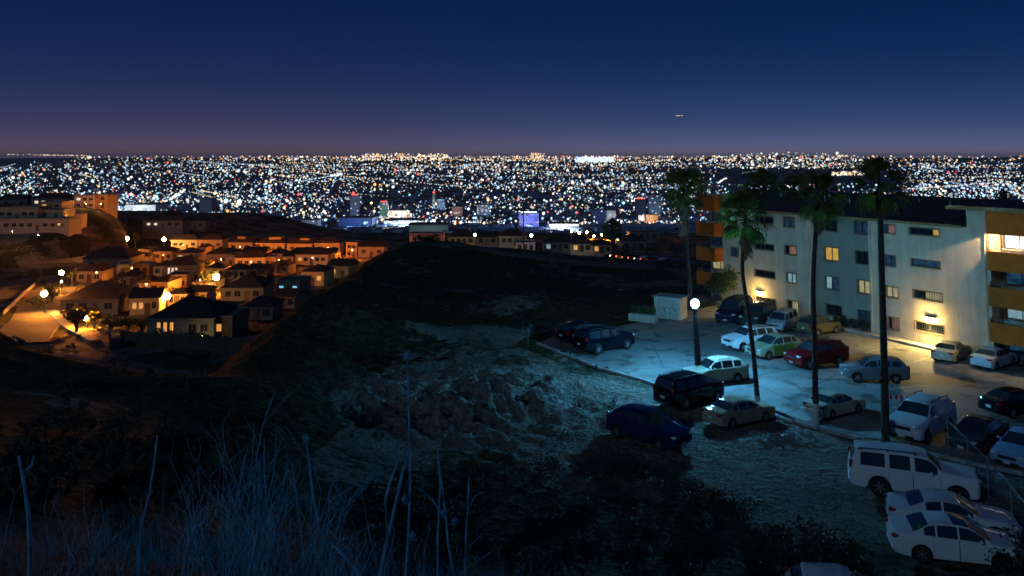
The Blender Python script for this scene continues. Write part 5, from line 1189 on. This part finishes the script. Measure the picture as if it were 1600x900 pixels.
# rooftops of the city: a mass of small blocks
mbs = []; N = 5200
x = rng.uniform(-80, 1680, N); y = 252+130*rng.random(N)**.75; D1 = plain_depth(x, y); k = D1 > 0; x, y, D1 = x[k], y[k], D1[k]
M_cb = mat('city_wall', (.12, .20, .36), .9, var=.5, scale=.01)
yc = -(y-CY)/FPX; dy = math.cos(PITCH)-yc*math.sin(PITCH); XX = (x-800)/FPX/dy*D1; ZZ = CAMZ+(math.sin(PITCH)+yc*math.cos(PITCH))/dy*D1
w = rng.uniform(9, 26, len(x))*np.clip(D1/2500, .8, 3); hh = rng.uniform(3, 8, len(x))*np.clip(D1/4000, .8, 1.6); dd = rng.uniform(9, 18, len(x)); ca = rng.normal(0, .25, len(x))
cube = np.array([(a_, b_, c) for c in (-.5, 1) for b_ in (-.5, .5) for a_ in (-.5, .5)]); cf = np.array([(0, 1, 5, 4), (1, 3, 7, 5), (3, 2, 6, 7), (2, 0, 4, 6), (4, 5, 7, 6)])
vv = cube[None]*np.stack([w, dd, hh], -1)[:, None]; vx = vv[..., 0]*np.cos(ca)[:, None]-vv[..., 1]*np.sin(ca)[:, None]; vy = vv[..., 0]*np.sin(ca)[:, None]+vv[..., 1]*np.cos(ca)[:, None]
vv = np.stack([vx+XX[:, None], vy+D1[:, None], vv[..., 2]+ZZ[:, None]], -1).reshape(-1, 3); ff = (cf[None]+(np.arange(len(x))*8)[:, None, None]).reshape(-1, 4)
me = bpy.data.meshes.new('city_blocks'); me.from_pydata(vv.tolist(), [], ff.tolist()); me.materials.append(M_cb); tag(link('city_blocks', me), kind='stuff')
M_pal = [emit('city_lamp_'+nm, tuple(c), 2.2, False) for nm, c in zip(('blue', 'cool', 'white', 'warm', 'orange', 'red', 'teal'), PAL)]
# landmark buildings of the city
M_cwin = emit('city_window', (.75, .9, 1), .9, False)
CBS = []
def cb(label, x0, x1, y0, y1, col, flood=0, fcol=(1, 1, 1), win=0, D=None, top=None, cat='building', wcol=None, depth=.8):
    d = D or float(plain_depth(np.array([(x0+x1)/2.]), np.array([float(y1)]))[0])*.97; a_, b2 = AT((x0+x1)/2, y1, d), AT((x0+x1)/2, y0, d); w = (x1-x0)/FPX*d; h = b2.z-a_.z; dp = min(w*depth, 60)
    CBS.append((label, (x0+x1)/2, (y0+y1)/2, (x1-x0)/2)); root = thing('city_building', label, cat, a_, rng.uniform(-.12, .12)); nm = 'cw_%02d_%02d_%02d' % tuple(int(c*100) for c in col)
    link('wall', MB().box((0, dp/2, h/2-4), (w, dp, h+8)).mesh('wall', mat(nm, col, .85, var=.1, scale=.05)), root)
    link('roof', MB().box((0, dp/2, h+.6), (w*1.03, dp*1.03, 1.2)).mesh('roof', M_flat), root)
    if win:
        rows = max(2, int(h/4)); cols = max(2, int(w/4)); mb = MB()
        for r_ in range(rows):
            for c in range(cols):
                if rng.random() < win: mb.box((-w/2+(c+.5)*w/cols, -.1, (r_+.5)*h/rows), (w/cols*.55, .3, h/rows*.5))
        if mb.v: o = link('lit_windows', mb.mesh('lit_windows', wcol or M_cwin), root); o['kind'] = 'stuff'
    if top is not None: link('roof_light', MB().box((0, dp*.2, h+2.2), (w*.8, 1, 2.2)).mesh('roof_light', top), root)
    if flood: point_light(root, (0, -w*.55-6, h*.35), flood*w*w, fcol, 1.5, 'floodlight')
    return root
cb('long white floodlit mall at the left of the city', 194, 244, 320, 332, (.7, .72, .72), 26, (.85, .95, 1), .15)
cb('dim blue slab tower with red roof light in the city', 547, 560, 306, 338, (.3, .36, .5), 5, (.4, .6, 1), .12, top=M_pal[5])
cb('pale lit shaft with red top in the city', 675.5, 680, 303, 326, (.75, .78, .6), 30, (.9, 1, .7), 0, top=M_pal[5], cat='tower')
cb('light blue office block beside the pale lit shaft', 682, 695, 311, 326, (.4, .5, .7), 14, (.5, .7, 1), .1)
cb('dark teal tower block above the back row houses', 430, 454, 352, 378, (.2, .34, .36), 4, (.4, .9, 1), .05)
cb('greenish block with red sign on its roof', 593, 606, 317, 343, (.34, .45, .4), 9, (.6, 1, .8), .12, top=M_pal[5])
cb('long low white lit hall in the middle of the city', 600, 661, 345, 350, (.75, .78, .8), 42, (.75, .88, 1), 0)
cb('violet lit block with white roof sign in the city', 811, 842, 334, 353, (.35, .38, .8), 26, (.42, .48, 1), .08, top=M_pal[1])
cb('dark square block at the left of the city', 311, 331, 310, 334, (.16, .19, .26), 1.5, (.5, .6, 1), .08)
cb('dark blue tower near the far palm', 927, 946, 328, 350, (.14, .18, .34), 4, (.3, .4, 1), .12)
cb('white lit block right of the dark blue tower', 948, 962, 329, 346, (.6, .62, .66), 22, (.9, .95, 1), .15)
cb('bluish tower with lit windows left of the ragged palm', 1014, 1033, 305, 338, (.3, .38, .46), 5, (.5, .8, 1), .2)
cb('dark tower with red roof light left of the ragged palm', 994, 1009, 312, 338, (.12, .14, .2), 1, (.5, .6, 1), .08, top=M_pal[5])
cb('white tent roofed hall in the middle of the city', 606, 640, 329, 341, (.75, .72, .68), 40, (1, .88, .75), 0)
cb('bright white block beside the floodlit yard', 998, 1007, 336, 344, (.75, .75, .75), 60, (.9, .95, 1), 0)
cb('low orange lit hall right of the bright white block', 1009, 1028, 336, 344, (.55, .4, .25), 40, (1, .5, .2), 0)
cb('flat white lit hall of the floodlit yard', 858, 905, 350, 357, (.75, .75, .72), 50, (1, .96, .88), 0)
cb('dim green grey warehouse in the city', 640, 700, 352, 362, (.3, .32, .3), 4, (.6, .9, .8), .05)
cb('dim blue warehouse in the middle of the city', 528, 582, 341, 352, (.14, .2, .4), 8, (.2, .4, 1), .0)
cb('pale dim block near the back row houses', 470, 496, 344, 356, (.4, .44, .48), 6, (.6, .8, 1), .1)
cb('pale dim block with lit windows right of the pale shaft', 745, 765, 320, 334, (.4, .42, .5), 9, (.8, .85, 1), .25)
cb('pale red lit block in the middle of the city', 706, 722, 323, 335, (.5, .35, .33), 9, (1, .6, .5), .15)
# brightest lamps of the city beside those landmarks, each a thing of its own
NAMES = ['blue', 'cool white', 'warm white', 'yellow', 'orange', 'red', 'teal']; lamp_me = {}; seen = set(); taken = []
for i in big:
    j = int(np.argmin(np.linalg.norm(PAL-cl[i]/cl[i].max(), axis=1)))
    lb, cx_, cy_, hw_ = min(CBS, key=lambda q_: abs(q_[1]-px[i])+2*abs(q_[2]-py[i])); dx_, dy_ = px[i]-cx_, py[i]-cy_
    if abs(dx_) > 70 or abs(dy_) > 30: continue
    wh = ('right of' if dx_ > 0 else 'left of') if abs(dx_) > hw_ else ('rising behind' if dy_ < 0 else 'in front of')
    short = ' '.join(lb.split(' in the city')[0].split(' at the left')[0].split(' with ')[0].split(' beside ')[0].split(' above ')[0].split(' near ')[0].split(' left of')[0].split(' right of')[0].split(' of the ')[0].split()[:6])
    if (short, wh) in seen or D0[i] > 6000: continue
    seen.add((short, wh)); taken.append(i)
    if j not in lamp_me: lamp_me[j] = (MB().add([tuple(v) for v in ICOV], [tuple(f) for f in ICOF]).mesh('lamp_glow', M_pal[j]), MB().tube([(0, 0, -3.), (0, 0, -.9)], .12, 5).mesh('mast', M_pole))
    r_ = float(rad[i]); t_ = thing('floodlight_mast', 'bright '+NAMES[j]+' lamp mast '+wh+' the '+short, 'lamp mast', P[i], 0, 'bright lamp masts of the city'); t_.scale = (r_,)*3
    link('lamp_glow', lamp_me[j][0], t_); link('mast', lamp_me[j][1], t_)
rest = np.setdiff1d(np.arange(len(px)), np.array(taken)); light_mass('city_lights', P[rest], rad[rest], cl[rest])
# distant airliner, window row and landing lights aglow
q = AT(1062, 181, 2600); ap = thing('airliner', 'distant airliner with lit cabin windows low over the city', 'airplane', q)
link('fuselage', MB().lathe([(.001, -14), (.9, -13), (1.7, -10), (1.8, 6), (1.2, 11), (.3, 15)], 'X', n=12).mesh('fuselage', M_galv, 50), ap)
link('cabin_lights', MB().box((-1, -1.75, .3), (22, .3, 1.0)).mesh('cabin_lights', emit('cabin_glow', (1, .8, .6), 1.6, False)), ap)
link('wing', MB().add([(-3, -1, -.5), (2, -1, -.5), (5, -15, .4), (3, -15, .4), (-3, 1, -.5), (2, 1, -.5), (5, 15, .4), (3, 15, .4)], [(0, 1, 2, 3), (7, 6, 5, 4)]).mesh('wing', M_galv), ap)
link('tail_fin', MB().add([(11, -.1, 1), (14.5, -.1, 1), (15.5, 0, 5.5), (13.5, 0, 5.5), (11, .1, 1), (14.5, .1, 1)], [(0, 1, 2, 3), (5, 4, 3, 2)]).mesh('tail_fin', M_galv), ap)

# ------------------------------------------------------------------ foreground: dry grass, stalks, scrub
M_straw_blue = mat('blue_cast_straw', (.04, .18, .27), .8, var=.85, scale=9); M_stalk_blue = mat('dry_stalk', (.09, .30, .43), .8, var=.5, scale=9)  # blue cast of the night light is put into straw and stalk colours
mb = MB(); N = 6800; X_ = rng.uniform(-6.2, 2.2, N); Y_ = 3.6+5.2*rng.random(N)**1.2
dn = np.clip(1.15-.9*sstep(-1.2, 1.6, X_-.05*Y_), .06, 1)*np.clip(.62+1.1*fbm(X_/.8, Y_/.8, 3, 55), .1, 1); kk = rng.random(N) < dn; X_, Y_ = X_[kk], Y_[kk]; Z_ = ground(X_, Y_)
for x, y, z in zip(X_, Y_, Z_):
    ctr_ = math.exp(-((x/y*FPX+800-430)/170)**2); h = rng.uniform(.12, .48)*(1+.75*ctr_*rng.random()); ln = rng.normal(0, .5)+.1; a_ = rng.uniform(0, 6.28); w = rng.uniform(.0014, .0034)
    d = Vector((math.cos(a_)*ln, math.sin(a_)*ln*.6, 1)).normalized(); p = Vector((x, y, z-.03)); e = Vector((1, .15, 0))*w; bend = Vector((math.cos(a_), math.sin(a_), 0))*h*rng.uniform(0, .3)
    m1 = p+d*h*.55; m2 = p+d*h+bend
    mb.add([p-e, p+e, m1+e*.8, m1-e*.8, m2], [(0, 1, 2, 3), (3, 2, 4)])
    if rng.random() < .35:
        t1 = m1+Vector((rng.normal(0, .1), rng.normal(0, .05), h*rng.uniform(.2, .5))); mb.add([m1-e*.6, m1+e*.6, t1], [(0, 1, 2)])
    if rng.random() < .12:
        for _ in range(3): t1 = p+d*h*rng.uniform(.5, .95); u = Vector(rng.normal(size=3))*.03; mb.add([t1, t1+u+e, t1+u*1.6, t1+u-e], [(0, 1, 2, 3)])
tag(link('dry_grass', mb.mesh('dry_grass', M_straw_blue, fix=False)), kind='stuff')
def stalk(label, pts, D, r0, heads=(), twigs=()):
    P = [AT(px, py, D+k*.03) for k, (px, py) in enumerate(pts)]; P.insert(0, Vector((P[0].x, P[0].y, hz(P[0].x, P[0].y)-.1))) if hz(P[0].x, P[0].y) < P[0].z else None
    root = thing('dry_stalk', label, 'dry stalk', P[0], 0, 'tall dry stalks in the foreground')
    Q = [p-P[0] for p in P]; n_ = len(Q)
    link('stem', MB().tube(Q, [r0*(1-.5*i/(n_-1)) for i in range(n_)], 7).mesh('stem', M_stalk_blue, 60), root)
    for px, py in heads:
        c = AT(px, py, D)-P[0]; mb = MB().lathe([(.001, -.02), (.016, -.008), (.02, .008), (.001, .022)], c=c, n=8)
        for k in range(14): u = Vector(rng.normal(size=3)).normalized(); mb.add([c, c+u*.034+Vector((.003, 0, 0)), c+u*.034-Vector((.003, 0, 0))], [(0, 1, 2)])
        link('seed_head', mb.mesh('seed_head', M_stalk_blue), root)
    for tw in twigs: Q = [AT(px, py, D)-P[0] for px, py in tw]; link('twig', MB().tube(Q, [r0*.5, r0*.4, r0*.25][:len(Q)] if len(Q) < 4 else r0*.4, 6).mesh('twig', M_stalk_blue, 60), root)
stalk('thick pale stalk leaning at the far left with a short side twig', [(46, 900), (47, 860), (44, 800), (38, 760), (29, 712)], 4.6, .015, twigs=[[(41, 735), (50, 726), (53, 712)]])
stalk('faint thin stalk right of the pale leaning one', [(218, 860), (222, 815), (234, 770), (241, 722), (246, 680)], 5.4, .010)
stalk('slender stalk forking at half height near the bottom centre left', [(388, 900), (400, 850), (405, 790), (404, 720)], 4.8, .009, twigs=[[(404, 800), (385, 770), (378, 735)]])
stalk('dark bent stalk with one seed head among the bluish grass', [(560, 892), (520, 850), (500, 830), (490, 780), (482, 715), (478, 690)], 5.0, .012, heads=[(478, 687)])
stalk('bright thick stalk leaning right in the bottom centre', [(594, 900), (604, 850), (618, 790), (630, 735), (637, 718)], 4.2, .013, twigs=[[(606, 842), (602, 780), (612, 745), (621, 725), (616, 690)]])
stalk('tall brown stalk with thistle heads behind the bright thick stalk', [(634, 900), (638, 840), (641, 760), (640, 690), (638, 610), (636, 562)], 5.2, .010, heads=[(632, 780), (636, 556), (645, 838)])
stalk('thin upright stalk right of the thistle stalk', [(684, 895), (684, 840), (688, 760), (683, 690)], 4.8, .008)
stalk('thin curved stalk with two seed heads in the bottom centre', [(710, 900), (700, 850), (697, 810), (692, 770), (686, 720)], 4.9, .008, heads=[(693, 802), (711, 816)], twigs=[[(698, 815), (675, 780), (655, 762)]])
stalk('thin stalk with a bent side shoot right of the two headed one', [(727, 900), (728, 840), (731, 790), (733, 745)], 5.0, .007, twigs=[[(730, 800), (742, 775), (756, 768)]])
# fine bare twigs forking up through the grass: beyond counting
mb = MB()
def twig(p, d, ln, r_, lv):
    Q = [p]
    for k in range(3): d = (d+Vector(rng.normal(0, .13, 3))).normalized(); Q.append(Q[-1]+d*ln/3)
    mb.tube(Q, [r_, r_*.85, r_*.7, r_*.5], 3, cap=False)
    if lv:
        for k in range(int(rng.integers(1, 4))):
            i = int(rng.integers(1, 4)); dd_ = (d+Vector((rng.normal(0, .5), rng.normal(0, .25), rng.uniform(0, .2)))).normalized(); twig(Q[i], dd_, ln*rng.uniform(.35, .7), r_*.62, lv-1)
for i in range(160):
    pxc = float(rng.normal(430, 85) if rng.random() < .62 else rng.uniform(0, 720)); Y = float(rng.uniform(4.6, 8.2)); x = (pxc-800)/FPX*Y; z = hz(x, Y)
    near_c = math.exp(-((pxc-430)/110)**2); twig(Vector((x, Y, z-.05)), Vector((rng.normal(0, .16), rng.normal(0, .1), 1)).normalized(), rng.uniform(.26, .52)*(1+.8*near_c), rng.uniform(.0022, .0042), 2)
tag(link('dry_twigs', mb.mesh('dry_twigs', M_stalk_blue, fix=False)), kind='stuff')
for i, (x, y0, hgt, lb) in enumerate(((352, 880, 170, 'fine bare twig rising highest at the left of the twig tangle'), (420, 890, 205, 'fine bare twig rising highest in the middle of the twig tangle'), (470, 885, 165, 'fine bare twig leaning at the right of the twig tangle'), (300, 890, 120, 'short forked twig left of the twig tangle'), (140, 890, 110, 'short forked twig between the two left stalks'))):
    D = 5.2+.3*i; ln = float(rng.normal(6, 22)); pts = [(x+ln*f+rng.normal(0, 3), y0-hgt*f) for f in (0, .35, .7, 1)]
    stalk(lb, pts, D, .005, twigs=[[pts[1], (pts[1][0]+rng.normal(12, 10), pts[1][1]-hgt*.25), (pts[1][0]+rng.normal(18, 14), pts[1][1]-hgt*.5)], [pts[2], (pts[2][0]+rng.normal(-8, 8), pts[2][1]-hgt*.2)]])
# scrub over the slopes
mb = MB()
def scrub(N, xr, yr, hmin, hmax, leaf, n_, cond=None):
    for _ in range(N):
        px_, py_ = rng.uniform(*xr), rng.uniform(*yr)
        if cond and not cond(px_, py_): continue
        p = G(px_, py_, 0)
        # slide the point to the true ground along the sight line
        d = ray(px_, py_); T_ = np.geomspace(4, 150, 200); hit = CAMZ+d.z*T_ <= ground(d.x*T_, d.y*T_); t_ = float(T_[hit.argmax()] if hit.any() else 60.)
        p = Vector((d.x*t_, d.y*t_, hz(d.x*t_, d.y*t_))); h = rng.uniform(hmin, hmax); w = h*rng.uniform(.5, .9)
        leaves(mb, [((p.x+rng.normal(0, w*.4), p.y+rng.normal(0, w*.4), p.z+h*rng.uniform(.3, .6)), (w*.6, w*.6, h*.5)) for _ in range(3)], n_, leaf)
edge = lambda x, y: y > 724+max(0, x-980)*.52+10*math.sin(x*.07) and not (x < 560 and y > 790)
scrub(230, (560, 1330), (700, 905), .5, 1.1, .055, 170, edge)
scrub(110, (940, 1300), (700, 900), .7, 1.3, .06, 220, lambda x, y: abs(y-(740+max(0, x-980)*.52)) < 24)
scrub(160, (0, 420), (520, 800), .3, .8, .09, 70)
scrub(120, (400, 1020), (560, 720), .2, .5, .06, 45, lambda x, y: vnoise(np.array([x/40.]), np.array([y/16.]))[0] > .6)
scrub(60, (830, 1010), (540, 590), .15, .35, .05, 45, lambda x, y: abs(y-(537+(x-835)*.42)) < 7)
tag(link('undergrowth', mb.mesh('undergrowth', M_scrub, fix=False)), kind='stuff')
for px_, py_, h, w, lb in ((1283, 920, 1.9, 2.4, 'leafy bush hiding most of the white hatchback at the bottom edge'), (1335, 915, 1.3, 1.5, 'small leafy bush before the hood of the white hatchback'), (1592, 905, 1.9, 2.0, 'leafy bush over the nose of the white sedan at the bottom right corner'),
                           (1120, 815, 1.1, 1.9, 'dark bush at the edge of the dirt below the tan sedan'), (985, 752, .9, 2.0, 'dark bush on the near side of the navy hatchback')):
    p = G(px_, py_); p.z = hz(p.x, p.y); tree('leafy_bush', lb, p, h, w, M_leaf_dk, 800, .12, .075, 'bushes around the dirt lot', 'bush', 9)
p = G(824, 541); p.z = hz(p.x, p.y); tree('thin_sapling', 'thin pale sapling at the weedy end of the kerb', p, 1.9, 1.0, M_straw_blue, 60, .5, .08, None, 'sapling', 4)
# stones on the gravel heap and the graded earth
M_stone = mat('field_stone', (.2, .18, .155), .9, var=.3, scale=4, bump=.4); SM = []
for k in range(6):
    bm = bmesh.new(); bmesh.ops.create_icosphere(bm, subdivisions=1, radius=1)
    for v in bm.verts: v.co *= 1+.35*(vnoise(np.array([v.co.x*1.6+k*9]), np.array([v.co.y*1.6+v.co.z*2.1]), k)[0]-.5); v.co.z *= .7
    m_ = bpy.data.meshes.new('stone'); bm.to_mesh(m_); bm.free(); m_.materials.append(M_stone); SM.append(m_)
smb = MB()
def stones(N, xr, yr, smin, smax, *_):
    for _ in range(N):
        px_, py_ = rng.uniform(*xr), rng.uniform(*yr); p = G(px_, py_); p.z = hz(p.x, p.y); s = float(np.clip(smin*np.exp(rng.normal(.2, .5)), smin*.6, smax)); m_ = SM[int(rng.integers(6))]
        M = Matrix.Translation(p+Vector((0, 0, s*.2))) @ Matrix.Rotation(rng.uniform(0, 6), 4, 'Z') @ Matrix.Diagonal((s, s*rng.uniform(.7, 1.1), s*rng.uniform(.6, 1), 1))
        smb.add([M @ v.co for v in m_.vertices], [tuple(f.vertices) for f in m_.polygons])
stones(260, (1170, 1275), (676, 702), .04, .14, 'loose grey stone on the gravel heap beside the palm', 'stones of the gravel heap')
stones(220, (800, 1000), (590, 640), .035, .2, 'loose stone strewn over the torn earth left of the black jeep', 'stones on the torn earth')
stones(320, (560, 900), (590, 670), .04, .22, 'clod of earth on the graded mound', 'clods on the graded mound')
stones(160, (1000, 1400), (700, 800), .02, .08, 'small pale stone lying on the bare dirt', 'stones on the bare dirt')

tag(link('gravel', smb.mesh('gravel', M_stone)), kind='stuff')

# ------------------------------------------------------------------ night haze over the plain
hv = bpy.data.materials.new('night_haze'); hv.use_nodes = True; n = hv.node_tree.nodes; L = hv.node_tree.links
n.remove(n['Principled BSDF']); pv = n.new('ShaderNodeVolumePrincipled'); pv.inputs['Color'].default_value = (.82, .88, 1, 1); pv.inputs['Density'].default_value = 3.5e-5; pv.inputs['Anisotropy'].default_value = 0.
L.new(pv.outputs[0], n['Material Output'].inputs['Volume'])
HB = MB().box((0, 20000, 0), (100000, 50000, 1)); HB.v = [(x, y, 190. if z > 0 else -135.) for x, y, z in HB.v]
tag(link('haze', HB.mesh('haze', hv)), kind='stuff')
SC.cycles.volume_bounces = 0
